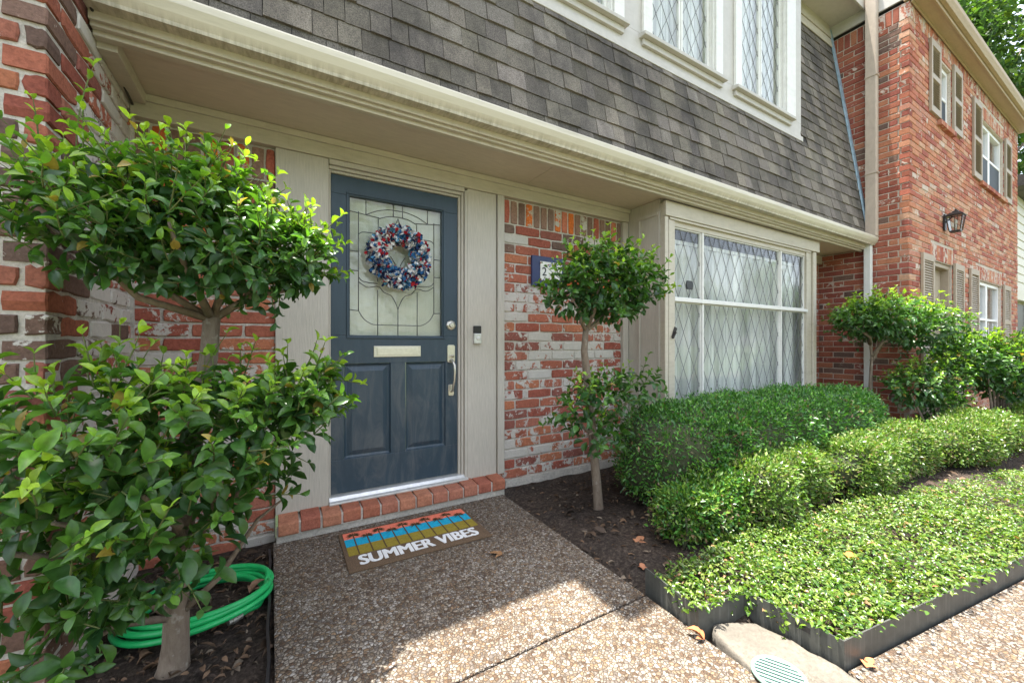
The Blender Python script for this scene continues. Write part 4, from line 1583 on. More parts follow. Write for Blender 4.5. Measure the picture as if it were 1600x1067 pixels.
mb.box((14.56, 2.02, -0.05), (15.59, 2.06, 2.08))
mb.build("door", M['bronze'], far)
mb = MB()
mb.box((15.4, 1.90, 2.9), (16.0, 1.935, 4.2))
mb.build("shutter", M['bronze'], far)

# ================================================================== TREE BEHIND
tr = thing("tree", "tall leafy green tree rising behind the red brick townhouse roof", "tree", (32, 6.0, -0.1))
mb = MB()
mb.tube([(32, 6, -0.2), (31.9, 6, 2), (32.1, 6.1, 5), (32, 6, 9), (32.2, 6, 13), (32, 6, 17)], [0.5, 0.38, 0.34, 0.28, 0.18, 0.06], 12)
tb = []
for i in range(26):
    a = rng.uniform(0, 6.28)
    rr = rng.uniform(2.0, 5.2)
    zz = rng.uniform(8, 18.5)
    tb.append((32 + rr * math.cos(a), 6 + rr * math.sin(a), zz))
    h = rng.uniform(5, min(12, zz - 1))
    mb.tube([(32, 6, h), (32 + 0.4 * rr * math.cos(a), 6 + 0.4 * rr * math.sin(a), h + (zz - h) * 0.6), tb[-1]], [0.14, 0.08, 0.02], 6)
mb.build("trunk", M['bark'], tr)
mb = MB()
for c in tb + [(32, 6, 18.5), (28.5, 5, 13), (29, 6, 16)]:
    n = 760
    d = nrm(rng.normal(0, 1, (n, 3)))
    rad = rng.uniform(0.5, 1.0, (n, 1)) ** 0.5
    P = np.array(c) + d * rad * np.array([1.9, 1.9, 1.25]) * rng.uniform(0.8, 1.2)
    D = d * 0.5 + rng.normal(0, 0.7, (n, 3)) + np.array([0, 0, -0.2])
    U = np.array([[0, 0, 1.0]]) + rng.normal(0, 0.5, (n, 3))
    base = np.array([[0.042, 0.085, 0.026]]) * rng.uniform(0.6, 1.5, (n, 1)) + np.array([[0.05, 0.06, 0.0]]) * (rng.random((n, 1)) < 0.25)
    put_leaves(mb, P, D, U, rng.uniform(0.20, 0.42, n), np.full(n, 0.55), base, 0)
mb.build("crown", M['leaf_tree'], tr)

# the wooded far side of the green, mirrored in the window glass
mb = MB()
for i in range(46):
    c = np.array([rng.uniform(-14, 55), rng.uniform(-26, -19), rng.uniform(2.0, 8.5)])
    n = 330
    d = nrm(rng.normal(0, 1, (n, 3)))
    P = c + d * rng.uniform(0.4, 1.0, (n, 1)) * np.array([3.2, 2.2, 2.2])
    put_leaves(mb, P, rng.normal(0, 1, (n, 3)), np.array([[0, 0, 1.0]]) + rng.normal(0, 0.5, (n, 3)), rng.uniform(0.35, 0.8, n), np.full(n, 0.6), np.array([[0.05, 0.10, 0.03]]) * rng.uniform(0.6, 1.5, (n, 1)), 0)
tl = struct(mb.build("treeline", M['leaf_tree']), 'stuff')
tag(tl, "distant green trees opposite the house, reflected in the window glass", "trees")

# ================================================================== SHRUBS
def limbs(mb, root, targets, r0, r1, n=8):
    for t in targets:
        root_v, t_v = Vector(root), Vector(t)
        m = root_v.lerp(t_v, 0.45) + Vector(rng.normal(0, 0.02, 3))
        m2 = root_v.lerp(t_v, 0.75) + Vector(rng.normal(0, 0.02, 3))
        mb.tube([root_v, m, m2, t_v], [r0, r0 * 0.75, r0 * 0.5, r1], n, 0, (0.24, 0.16, 0.10))


# large clipped privet at the left, two tiers on one trunk
big = thing("topiary_shrub", "large two tiered glossy privet in front of the weathered left brick corner", "shrub", (-0.320, 1.890, -0.04))
mbT, mbL, mbU, mbB = MB(), MB(), MB(), MB()
mbT.tube([(-0.326, 1.888, -0.07), (-0.320, 1.890, -0.02), (-0.314, 1.888, 0.06), (-0.310, 1.885, 0.25), (-0.285, 1.88, 0.55), (-0.258, 1.875, 0.85), (-0.215, 1.87, 1.10), (-0.205, 1.865, 1.25)],
         [0.060, 0.047, 0.040, 0.036, 0.033, 0.031, 0.029, 0.027], 14)
limbs(mbT, (-0.205, 1.865, 1.24), [(-0.45, 1.75, 1.42), (-0.58, 1.68, 1.50), (-0.15, 1.72, 1.55), (0.10, 1.85, 1.42), (-0.36, 1.95, 1.60), (-0.02, 1.98, 1.45), (-0.28, 1.58, 1.52)], 0.015, 0.004)
limbs(mbT, (-0.300, 1.882, 0.40), [(-0.62, 1.55, 0.62), (-0.15, 1.60, 0.70), (-0.48, 1.45, 0.70), (0.04, 1.78, 0.82), (-0.30, 1.40, 0.75)], 0.020, 0.005)
limbs(mbT, (-0.312, 1.886, 0.15), [(-0.48, 1.72, 0.34), (-0.52, 1.64, 0.32), (0.02, 1.80, 0.54)], 0.014, 0.004)
trunk = mbT.build("trunk", M['bark'], big)
upper = [((-0.27, 1.76, 1.54), (0.30, 0.26, 0.19), 3.2), ((-0.50, 1.71, 1.52), (0.15, 0.20, 0.14), 1.1), ((-0.06, 1.71, 1.47), (0.19, 0.20, 0.15), 1.9), ((0.06, 1.72, 1.45), (0.12, 0.14, 0.12), 1.0), ((-0.28, 1.78, 1.66), (0.22, 0.2, 0.09), 1.2), ((-0.22, 1.74, 1.40), (0.26, 0.18, 0.07), 0.8), ((-0.48, 1.70, 1.41), (0.16, 0.16, 0.07), 0.5)]
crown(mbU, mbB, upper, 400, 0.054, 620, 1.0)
bs = [(-0.60, 1.74, 1.68), (-0.52, 1.76, 1.70), (-0.40, 1.80, 1.74), (-0.20, 1.74, 1.66), (-0.08, 1.70, 1.62), (0.02, 1.70, 1.55), (0.10, 1.71, 1.48), (0.12, 1.72, 1.41), (-0.66, 1.64, 1.62), (-0.545, 1.80, 1.72)]
ax = [(-0.06, 0.0, 1), (0.05, 0, 1), (0.15, 0, 1), (0.3, 0, 0.9), (0.35, 0, 0.8), (0.6, 0, 0.7), (0.8, 0, 0.4), (0.9, 0, 0.2), (-0.4, -0.2, 0.7), (-0.05, 0.05, 1)]
make_shoots(mbU, mbB, np.array(bs), np.array(ax, float), [0.20, 0.14, 0.15, 0.16, 0.17, 0.15, 0.14, 0.12, 0.15, 0.34], [5, 4, 4, 4, 4, 4, 4, 3, 4, 7], [0.8, 0.85, 1, 1, 1, 1, 1, 1, 0.8, 0.75], 0.055)
mbU.build("upper_crown", M['leaf'], big)
lower = [((-0.48, 1.58, 0.84), (0.22, 0.22, 0.22), 2.4), ((-0.24, 1.62, 0.82), (0.26, 0.24, 0.20), 2.4), ((-0.50, 1.53, 0.62), (0.18, 0.20, 0.18), 1.3), ((-0.28, 1.60, 0.58), (0.22, 0.22, 0.17), 1.4),
         ((-0.02, 1.66, 0.87), (0.19, 0.19, 0.15), 1.7), ((0.07, 1.66, 0.95), (0.11, 0.11, 0.11), 1.0), ((-0.40, 1.66, 0.41), (0.17, 0.15, 0.11), 0.7), ((-0.50, 1.63, 0.32), (0.10, 0.10, 0.07), 0.35), ((-0.12, 1.72, 0.64), (0.15, 0.16, 0.12), 0.7)]
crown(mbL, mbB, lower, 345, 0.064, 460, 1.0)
bs = [(0.14, 1.69, 1.00), (0.15, 1.68, 0.94), (0.08, 1.68, 1.04), (-0.40, 1.60, 1.05), (-0.62, 1.58, 1.06), (-0.10, 1.72, 1.02)]
ax = [(0.9, 0.1, 0.25), (0.9, 0, 0.1), (0.6, 0, 0.7), (0.1, 0, 1), (-0.2, 0, 1), (0.2, 0, 0.8)]
make_shoots(mbL, mbB, np.array(bs), np.array(ax, float), [0.16, 0.12, 0.12, 0.12, 0.12, 0.14], [5, 4, 4, 3, 3, 4], [1, 1, 1, 0.9, 0.9, 0.9], 0.055)
mbL.build("lower_crown", M['leaf'], big)
mbB.build("twigs", M['twig'], big)

# slim two tiered privet on the right of the door
sm = thing("topiary_shrub", "slim two tiered privet on a pale bent trunk before the brick pier", "shrub", (1.95, 2.105, -0.03))
mbT, mbL, mbU, mbB = MB(), MB(), MB(), MB()
mbT.tube([(1.965, 2.105, -0.06), (1.950, 2.105, -0.01), (1.935, 2.10, 0.12), (1.905, 2.10, 0.38), (1.88, 2.10, 0.62), (1.845, 2.10, 0.90), (1.815, 2.10, 1.10), (1.83, 2.10, 1.26)],
         [0.046, 0.036, 0.032, 0.031, 0.030, 0.028, 0.024, 0.020], 12)
limbs(mbT, (1.83, 2.10, 1.24), [(2.15, 2.05, 1.42), (2.40, 2.02, 1.50), (1.66, 2.05, 1.45), (1.88, 2.0, 1.55), (2.05, 2.2, 1.5)], 0.016, 0.005)
limbs(mbT, (1.895, 2.10, 0.52), [(2.10, 2.02, 0.68), (2.25, 2.05, 0.76), (1.70, 2.04, 0.68), (1.75, 1.98, 0.56), (2.05, 2.05, 0.50)], 0.014, 0.005)
mbT.build("trunk", M['bark'], sm)
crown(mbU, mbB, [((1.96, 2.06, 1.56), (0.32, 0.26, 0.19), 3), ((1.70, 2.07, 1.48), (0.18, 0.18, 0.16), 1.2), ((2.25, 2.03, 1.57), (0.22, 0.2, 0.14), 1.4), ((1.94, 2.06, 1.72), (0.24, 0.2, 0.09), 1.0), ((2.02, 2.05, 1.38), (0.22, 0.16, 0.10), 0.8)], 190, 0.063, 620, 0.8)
make_shoots(mbU, mbB, np.array([(1.98, 2.06, 1.74), (2.42, 2.0, 1.56), (2.46, 2.0, 1.52), (1.62, 2.06, 1.60), (2.1, 2.06, 1.70)]), np.array([(0.05, 0, 1), (0.9, -0.1, 0.35), (0.9, -0.1, 0.3), (-0.5, 0, 0.6), (0.2, 0, 0.8)], float),
            [0.16, 0.2, 0.14, 0.14, 0.12], [4, 6, 4, 4, 3], [1, 1, 1, 0.8, 0.8], 0.05)
mbU.build("upper_crown", M['leaf'], sm)
crown(mbL, mbB, [((1.95, 2.03, 0.80), (0.24, 0.18, 0.11), 2), ((1.68, 2.04, 0.73), (0.15, 0.16, 0.13), 1), ((2.24, 2.02, 0.83), (0.18, 0.18, 0.12), 1), ((1.80, 2.0, 0.56), (0.16, 0.14, 0.12), 0.8), ((2.02, 2.0, 0.58), (0.12, 0.12, 0.07), 0.4)], 74, 0.062, 180, 0.95)
mbL.build("lower_crown", M['leaf'], sm)
mbB.build("twigs", M['twig'], sm)

# shrubs in front of the red brick house
def bush(name, label, base, blobs, n, leaf, n_old, stems, young=0.7, detail=1):
    o = thing(name, label, "shrub", base)
    t, l, w = MB(), MB(), MB()
    for s in stems:
        t.tube(s, [0.022 * (1 - 0.7 * i / (len(s) - 1)) for i in range(len(s))], 7)
    crown(l, w, blobs, n, leaf, n_old, young, detail, slen=(0.08, 0.18))
    t.build("trunk", M['bark'], o)
    l.build("crown", M['leaf'], o)
    w.build("twigs", M['twig'], o)
    return o


bush("topiary_shrub", "flat topped privet on a thin trunk before the white downspout", (6.05, 1.92, 0), [((6.20, 1.80, 1.42), (0.58, 0.40, 0.26), 3), ((5.80, 1.88, 1.42), (0.32, 0.3, 0.20), 1.2), ((6.66, 1.60, 1.32), (0.40, 0.35, 0.26), 1.8)], 340, 0.072, 800,
     [[(6.02, 1.94, -0.05), (6.05, 1.92, 0.5), (6.05, 1.90, 1.0), (6.0, 1.9, 1.2), (5.8, 1.9, 1.36)], [(6.05, 1.90, 0.95), (6.2, 1.86, 1.15), (6.5, 1.75, 1.30)], [(6.05, 1.9, 1.0), (6.1, 1.8, 1.2), (6.2, 1.75, 1.4)], [(6.0, 1.9, 1.15), (5.85, 1.85, 1.22), (5.6, 1.9, 1.34)]], 1.05)
bush("shrub", "low straggling shrub between the clipped hedge and the taupe door shutter", (6.4, 1.5, 0), [((6.25, 1.55, 0.66), (0.50, 0.25, 0.20), 2), ((6.75, 1.45, 0.72), (0.40, 0.25, 0.22), 1.6), ((6.55, 1.45, 0.42), (0.35, 0.22, 0.16), 0.8)], 200, 0.068, 420,
     [[(6.3, 1.5, -0.05), (6.2, 1.5, 0.3), (6.0, 1.55, 0.6)], [(6.42, 1.5, -0.05), (6.6, 1.5, 0.3), (6.8, 1.45, 0.6)], [(6.5, 1.48, -0.05), (6.75, 1.45, 0.3), (6.95, 1.45, 0.7)]], 0.85)
bush("shrub", "broad many stemmed shrub in front of the lower white window", (7.9, 1.25, 0), [((7.55, 1.25, 0.90), (0.60, 0.36, 0.30), 2.4), ((8.4, 1.15, 0.88), (0.80, 0.36, 0.34), 2.8), ((7.15, 1.35, 1.00), (0.40, 0.30, 0.24), 1.4), ((9.5, 1.05, 0.86), (0.9, 0.36, 0.34), 2.6), ((7.9, 1.15, 0.62), (0.6, 0.3, 0.16), 1.0), ((9.0, 1.05, 0.55), (1.0, 0.3, 0.22), 1.2)], 800, 0.072, 1700,
     [[(7.45 + 0.1 * i, 1.22 + 0.03 * (i % 3), -0.05), (7.4 + 0.14 * i, 1.2, 0.35), (7.2 + 0.24 * i, 1.2, 0.8)] for i in range(7)] + [[(9.2, 1.1, -0.05), (9.3, 1.1, 0.4), (9.6, 1.1, 0.8)]], 1.0)

# clipped hedge under the bay window
HP = [(0.036, 0.125, 0.020), (0.060, 0.180, 0.026), (0.090, 0.235, 0.034), (0.034, 0.115, 0.024), (0.135, 0.285, 0.05)]
hedge = thing("hedge", "tall clipped dark green boxwood hedge under the leaded bay window", "hedge", (3.8, 1.85, 0))
hc, hh = (3.78, 1.885, 0.330), (1.66, 0.435, 0.375)
mb = MB()
shell_leaves(mb, superbox(hc, hh, 4.0, 0.028, -0.92, 0.7), 62000, 0.027, HP, 0, 0.7, 0.46, 0.06, 0.18, 0.045)
mb.build("foliage", M['leaf_small'], hedge)
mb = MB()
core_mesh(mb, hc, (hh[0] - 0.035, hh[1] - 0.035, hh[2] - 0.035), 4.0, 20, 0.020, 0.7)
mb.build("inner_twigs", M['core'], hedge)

LP = [(0.085, 0.165, 0.022), (0.115, 0.205, 0.026), (0.155, 0.25, 0.038), (0.060, 0.13, 0.024), (0.22, 0.25, 0.085)]  # low row palette: sunlight put into the colour, lighter and yellower
ROW = [([((2.10, 1.50, 0.150), (0.19, 0.15, 0.17)), ((2.34, 1.49, 0.200), (0.19, 0.15, 0.16))], "small ragged boxwood at the near end of the low row"),
       ([((2.95, 1.45, 0.205), (0.56, 0.20, 0.215))], "rounded boxwood second from the near end of the low row"),
       ([((4.42, 1.35, 0.200), (1.00, 0.22, 0.205))], "wide boxwood in the middle of the low row before the clipped hedge"),
       ([((6.25, 1.13, 0.205), (1.00, 0.24, 0.205))], "sunlit boxwood past the end of the tall hedge in the low row"),
       ([((8.10, 0.86, 0.205), (1.00, 0.24, 0.205))], "farthest boxwood of the low row, at the right edge of the picture")]
for (parts, lab) in ROW:
    c0 = parts[0][0]
    bx = thing("boxwood", lab, "shrub", (c0[0], c0[1], 0), "low boxwoods in a row before the hedge")
    mb, mc = MB(), MB()
    for c, h in parts:
        ar = h[0] * h[1] + 2 * h[0] * h[2]
        n = int(46000 * ar) + 3500
        small = len(parts) > 1
        shell_leaves(mb, superbox(c, h, 2.6 if small else 3.4, 0.036, -0.9, 0.55), n, 0.026, LP if not small else LP[:3] + HP[:2], 0, 0.7, 0.48, 0.06, 0.14, 0.10 if small else 0.055)
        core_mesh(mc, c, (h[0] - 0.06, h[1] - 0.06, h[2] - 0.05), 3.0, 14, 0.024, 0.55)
        for k in range(6):
            x = c[0] + (k - 2.5) * h[0] * 0.3
            mc.tube([(x, c[1] - 0.05, -0.05), (x + 0.02, c[1] - 0.08, 0.08), (x + rng.normal(0, 0.06), c[1] - 0.10, 0.2)], [0.010, 0.008, 0.005], 6)
    mb.build("foliage", M['leaf_small'], bx)
    mc.build("stems", M['core'], bx)

# ------------------------------------------------------------------ ground cover
def in_poly(x, y, poly):
    inside = np.zeros(len(x), bool)
    n = len(poly)
    for i in range(n):
        x0, y0 = poly[i]
        x1, y1 = poly[(i + 1) % n]
        c = ((y0 > y) != (y1 > y)) & (x < (x1 - x0) * (y - y0) / (y1 - y0 + 1e-12) + x0)
        inside ^= c
    return inside


EDGE_TOP = [(1.478, 1.18), (1.452, 0.995), (1.728, 0.955), (1.735, 0.622), (3.8, 0.33)]
GCP = [(1.50, 1.265), (1.45, 1.02), (1.72, 0.965), (1.735, 0.645), (3.22, 0.43), (9.0, -0.40), (9.0, 0.20), (6.6, 0.56), (5.5, 0.76), (4.6, 0.93), (3.84, 1.11), (3.2, 1.22), (2.6, 1.29), (2.2, 1.35), (1.9, 1.29)]
mb = MB()
Ps = []
for (x0, x1, dens) in ((1.4, 2.6, 11000), (2.6, 4.2, 8000), (4.2, 9.0, 4200)):
    n = int((x1 - x0) * 1.9 * dens)
    x = rng.uniform(x0, x1, n)
    y = rng.uniform(-0.5, 1.4, n)
    ok = in_poly(x, y, GCP)
    Ps.append(np.stack([x[ok], y[ok]], 1))
P2 = np.concatenate(Ps)
n = len(P2)
hgt = 0.075 + 0.022 * np.sin(P2[:, 0] * 8.0 + 2 * np.sin(P2[:, 1] * 7)) * np.cos(P2[:, 1] * 9.0) + 0.012 * np.sin(P2[:, 0] * 23) * np.sin(P2[:, 1] * 27)
zz = hgt * rng.uniform(0.15, 1.0, n) ** 0.55 + rng.uniform(0, 0.015, n)
P = np.stack([P2[:, 0], P2[:, 1], zz], 1)
D = rng.normal(0, 1, (n, 3)) * np.array([1, 1, 0.35]) + np.array([0, 0, 0.22])
U = np.array([[0, 0, 1.0]]) + rng.normal(0, 0.38, (n, 3))
gpal = np.array([(0.065, 0.135, 0.014), (0.095, 0.170, 0.018), (0.130, 0.200, 0.026), (0.042, 0.100, 0.016), (0.18, 0.225, 0.06)])
cols = gpal[rng.integers(0, 5, n)] * rng.uniform(0.75, 1.25, (n, 1))
dry = rng.random(n) < 0.02
cols[dry] = np.array([0.30, 0.17, 0.08])
bare = np.sin(P2[:, 0] * 5.3 + 1.0) * np.sin(P2[:, 1] * 6.1 + P2[:, 0] * 2.0) + 0.5 * np.sin(P2[:, 0] * 13.0) * np.cos(P2[:, 1] * 15.0)
kp = rng.random(n) < np.clip(1.1 - 0.55 * np.clip(bare - 0.55, 0, 1) * 2, 0.25, 1)
P, D, U, cols = P[kp], D[kp], U[kp], cols[kp]
n = len(P)
put_leaves(mb, P, D, U, rng.uniform(0.012, 0.033, n), rng.uniform(0.40, 0.60, n), cols, 1)
tt = rng.uniform(0, 1, 420)          # runners leaning over the top of the edging
ee = np.array(EDGE_TOP)
sg = np.repeat(np.arange(len(ee) - 1), [40, 60, 50, 270])
q = ee[sg] * (1 - tt[:, None]) + ee[sg + 1] * tt[:, None]
Pe = np.stack([q[:, 0] + rng.normal(0, 0.012, 420), q[:, 1] + rng.normal(0, 0.012, 420), rng.uniform(0.085, 0.118, 420)], 1)
put_leaves(mb, Pe, rng.normal(0, 1, (420, 3)) * np.array([1, 1, 0.4]), np.array([[0, 0, 1.0]]) + rng.normal(0, 0.4, (420, 3)), rng.uniform(0.016, 0.032, 420), np.full(420, 0.52), gpal[rng.integers(0, 5, 420)], 1)
for sx, sy, pts in ((1.70, 0.93, [(1.735, 0.94, 0.10), (1.70, 0.935, 0.095), (1.695, 0.93, 0.03)]), (1.70, 0.80, [(1.74, 0.80, 0.10), (1.70, 0.80, 0.10), (1.69, 0.795, 0.05), (1.685, 0.79, 0.014)])):
    q = [np.array(a) for a in pts]
    k = 12
    T = np.linspace(0, len(q) - 1.001, k)
    pp = np.array([q[int(t)] * (1 - t % 1) + q[int(t) + 1] * (t % 1) for t in T])
    put_leaves(mb, pp, rng.normal(0, 1, (k, 3)), np.array([[-0.6, -0.3, 0.6]]) + rng.normal(0, 0.3, (k, 3)), rng.uniform(0.018, 0.026, k), np.full(k, 0.75), gpal[rng.integers(0, 3, k)], 1)
gc = mb.build("ground_cover", M['leaf_small'])
struct(gc, 'stuff')
tag(gc, "low glossy evergreen ground cover filling the bed behind the dark metal edging", "ground cover")

# ------------------------------------------------------------------ edging
def strip(name, pts, h0, h1, th, m, label):
    b = MB()
    n = len(pts)
    L_, R_ = [], []
    for i in range(n):
        d0 = Vector(pts[i]) - Vector(pts[i - 1]) if i else Vector(pts[1]) - Vector(pts[0])
        d1 = Vector(pts[i + 1]) - Vector(pts[i]) if i < n - 1 else d0
        n0 = Vector((-d0.y, d0.x)).normalized()
        n1 = Vector((-d1.y, d1.x)).normalized()
        m_ = (n0 + n1).normalized()
        s = th / 2 / max(0.3, m_.dot(n0))
        L_.append(Vector(pts[i]) + m_ * s)
        R_.append(Vector(pts[i]) - m_ * s)
    for i in range(n - 1):
        hh = [h0, h1]
        v = [(*L_[i], hh[0]), (*L_[i + 1], hh[0]), (*R_[i + 1], hh[0]), (*R_[i], hh[0]), (*L_[i], hh[1]), (*L_[i + 1], hh[1]), (*R_[i + 1], hh[1]), (*R_[i], hh[1])]
        f = [(0, 1, 5, 4), (2, 3, 7, 6), (4, 5, 6, 7), (3, 2, 1, 0)]
        if i == 0:
            f.append((3, 0, 4, 7))
        if i == n - 2:
            f.append((1, 2, 6, 5))
        b.add(v, f)
    o = b.build(name, m)
    return tag(o, label, "edging")


EDG = [(1.500, 1.30), (1.478, 1.18), (1.452, 0.995), (1.728, 0.955), (1.735, 0.622), (3.22, 0.412), (9.2, -0.44)]
ed = strip("garden_edging", EDG, -0.10, 0.098, 0.005, M['edging'], "dark metal edging strip stepping around the ground cover bed")
mb = MB()
for (a, b, t) in (((1.735, 0.955), (1.735, 0.622), 0.62), ((1.735, 0.622), (3.22, 0.412), 0.70)):
    d = (Vector(b) - Vector(a))
    p = Vector(a) + d * t
    ang = math.atan2(d.y, d.x)
    mb = MB()
    mb.obox(Matrix.Translation((p.x, p.y, 0.07)) @ Matrix.Rotation(ang, 4, 'Z') @ Matrix.Translation((0, -0.004, 0)), (0.05, 0.004, 0.022))
    mb.build("stake_slot", M['black'], ed)
strip("garden_edging", [(-0.030, 2.60), (-0.022, 2.45), (-0.030, 2.30), (-0.022, 2.10), (-0.028, 1.90), (-0.020, 1.70), (-0.03, 1.40), (-0.025, 0.9)], -0.10, 0.012, 0.010, M['black'], "thin black plastic edging between the pebble walk and the hose bed")

# ================================================================== SMALL THINGS
# wreath
wc = Vector((0.735, 2.765, 1.742))
wr = thing("wreath", "round rag wreath in red, white and blue hanging on the blue door glass", "wreath", tuple(wc))
mb = MB()
NW = 1500
cols = [(0.70, 0.70, 0.68), (0.62, 0.64, 0.66), (0.030, 0.12, 0.27), (0.015, 0.028, 0.085), (0.40, 0.02, 0.03), (0.10, 0.28, 0.42), (0.72, 0.71, 0.69)]
for i in range(NW):
    th = rng.uniform(0, 2 * math.pi)
    ph = rng.uniform(0, 2 * math.pi)
    rr = 0.055 * math.sqrt(rng.uniform(0.2, 1.0))
    er = np.array([math.cos(th), 0, math.sin(th)])
    ey = np.array([0, -1.0, 0])
    o = er * math.cos(ph) + ey * math.sin(ph)
    if o[1] > 0.3:
        o[1] *= -1
    c = np.array(wc) + er * 0.152 + o * rr
    d = o * 0.8 + rng.normal(0, 0.5, 3)
    d /= np.linalg.norm(d)
    s = np.cross(d, rng.normal(0, 1, 3))
    s /= np.linalg.norm(s)
    nn = np.cross(s, d)
    ln = rng.uniform(0.024, 0.038)
    w = rng.uniform(0.009, 0.015)
    cl = cols[rng.choice(7, p=[0.2, 0.13, 0.2, 0.13, 0.13, 0.1, 0.11])]
    v = [c - s * w, c + s * w, c + d * ln * 0.5 + s * w * 1.1 + nn * 0.006, c + d * ln * 0.5 - s * w * 1.1 + nn * 0.004, c + d * ln + s * w * 0.7 - nn * 0.004, c + d * ln - s * w * 0.9 - nn * 0.002]
    mb.add(v, [(0, 1, 2, 3), (3, 2, 4, 5)], 0, cl)
mb.build("rag_strips", M['fabric'], wr)
mb = MB()
ring = [tuple(wc + Vector((0.152 * math.cos(a), 0, 0.152 * math.sin(a)))) for a in np.linspace(0, 2 * math.pi, 33)]
mb.tube(ring, 0.045, 10, 0, (1, 1, 1), True, False)
mb.build("ring_frame", M['navy'], wr)
mb = MB()
mb.tube([(wc.x, wc.y - 0.01, wc.z + 0.18), (wc.x + 0.004, wc.y + 0.02, wc.z + 0.235), (wc.x, DY - 0.004, wc.z + 0.25)], 0.0025, 6)
mb.build("hook", M['nickel'], wr)

# door bell
bell = thing("doorbell", "slim silver and black video doorbell on the taupe panel beside the door", "doorbell", (1.318, 2.765, 1.22))
mb = MB()
mb.box((1.290, 2.738, 1.150), (1.350, 2.764, 1.228))
mb.build("button_plate", M['alu'], bell, 0.005)
mb = MB()
mb.box((1.290, 2.738, 1.2295), (1.350, 2.764, 1.285))
mb.build("camera_window", M['black'], bell, 0.005)
mb = MB()
mb.lathe([(0.015, 0), (0.015, 0.003), (0.012, 0.005)], Matrix.Translation((1.320, 2.7378, 1.192)) @ Matrix.Rotation(R(90), 4, 'X'), 20)
mb.build("button", M['white'], bell)

# house number plaque
plq = thing("number_plaque", "navy house number plaque with white floral tile on the brick pier", "plaque", (1.96, 2.785, 1.76))
mb = MB()
mb.box((1.826, 2.760, 1.632), (2.16, 2.782, 1.884))
mb.build("board", M['navy'], plq, 0.004)
mb = MB()
mb.box((1.905, 2.7545, 1.682), (2.13, 2.7595, 1.840))
tile = mb.build("tile", M['tile'], plq, 0.002)


def text_mesh(name, s, size, mat, loc, rot, parent=None, bold=0.0, depth=0.001, align='CENTER', sx=1.0, layers=None):
    cu = bpy.data.curves.new(name, 'FONT')
    cu.body = s
    cu.size = size
    cu.align_x = align
    cu.align_y = 'CENTER'
    cu.extrude = depth
    cu.offset = bold
    ob = bpy.data.objects.new(name, cu)
    COL.objects.link(ob)
    bpy.context.view_layer.update()
    me = bpy.data.meshes.new_from_object(ob.evaluated_get(bpy.context.evaluated_depsgraph_get()))
    bpy.data.objects.remove(ob)
    o = bpy.data.objects.new(name, me)
    me.materials.clear()
    me.materials.append(mat)
    mt = Matrix.Translation(loc) @ Euler(rot).to_matrix().to_4x4() @ Matrix.Diagonal((sx, 1, 1, 1))
    me.transform(mt)
    if layers:
        vs = [tuple(v.co) for v in me.vertices]
        fs = [tuple(p.vertices) for p in me.polygons]
        nv = len(vs)
        av, af = [], []
        ux = mt.to_3x3() @ Vector((1, 0, 0))
        for q, dx in enumerate(layers):
            av += [(x + ux.x * dx, y + ux.y * dx, z + ux.z * dx + 0.00015 * q) for x, y, z in vs]
            af += [tuple(i + q * nv for i in f) for f in fs]
        me.clear_geometry()
        me.from_pydata(av, [], af)
    COL.objects.link(o)
    if parent:
        o.parent = parent
        o.matrix_parent_inverse = parent_matrix(parent).inverted()
    return o


text_mesh("numeral", "2", 0.10, M['black'], (1.945, 2.7525, 1.752), (R(90), 0, 0), plq, 0.0, 0.0015)
mb = MB()
for i in range(40):
    x = rng.uniform(1.91, 2.12)
    z = rng.choice([rng.uniform(1.80, 1.838), rng.uniform(1.684, 1.70)])
    P = np.array([[x, 2.7535, z]])
    put_leaves(mb, P, np.array([[rng.normal(), 0, rng.normal()]]), np.array([[0, -1.0, 0]]), np.array([0.022]), np.array([0.5]), np.array([[(0.10, 0.16, 0.05), (0.30, 0.10, 0.06), (0.12, 0.18, 0.30)][rng.integers(0, 3)]]), 1)
mb.build("floral_border", M['attr'], plq)

# door mat
mt = thing("doormat", "coir doormat reading SUMMER VIBES with palm trees below the brick step", "doormat", (0.72, 2.36, 0))
mx = Matrix.Translation((0.718, 2.352, 0.0)) @ Matrix.Rotation(R(-0.8), 4, 'Z')
MW, MD = 0.80, 0.462
def mbox(b, u0, v0, u1, v1, z0, z1, mat=0, col=(1, 1, 1)):
    b.obox(mx @ Matrix.Translation(((u0 + u1) / 2, (v0 + v1) / 2, (z0 + z1) / 2)), (u1 - u0, v1 - v0, z1 - z0), mat, col)
mb = MB()
mbox(mb, -MW / 2, -MD / 2, MW / 2, MD / 2, 0.0005, 0.012)
mb.build("border", M['matbase'], mt, 0.004)
bd = 0.022
lay = [("coral_stripe", 0.125, MD / 2 - bd, (0.72, 0.19, 0.12)), ("blue_stripe", 0.030, 0.125, (0.02, 0.33, 0.50)), ("olive_stripe", -0.075, 0.030, (0.26, 0.20, 0.035))]
for nm, v0, v1, c in lay:
    mb = MB()
    mbox(mb, -MW / 2 + bd, v0 + 0.0015, MW / 2 - bd, v1 - 0.0015, 0.0125, 0.0145, 0, c)
    mb.build(nm, M['attr'], mt)
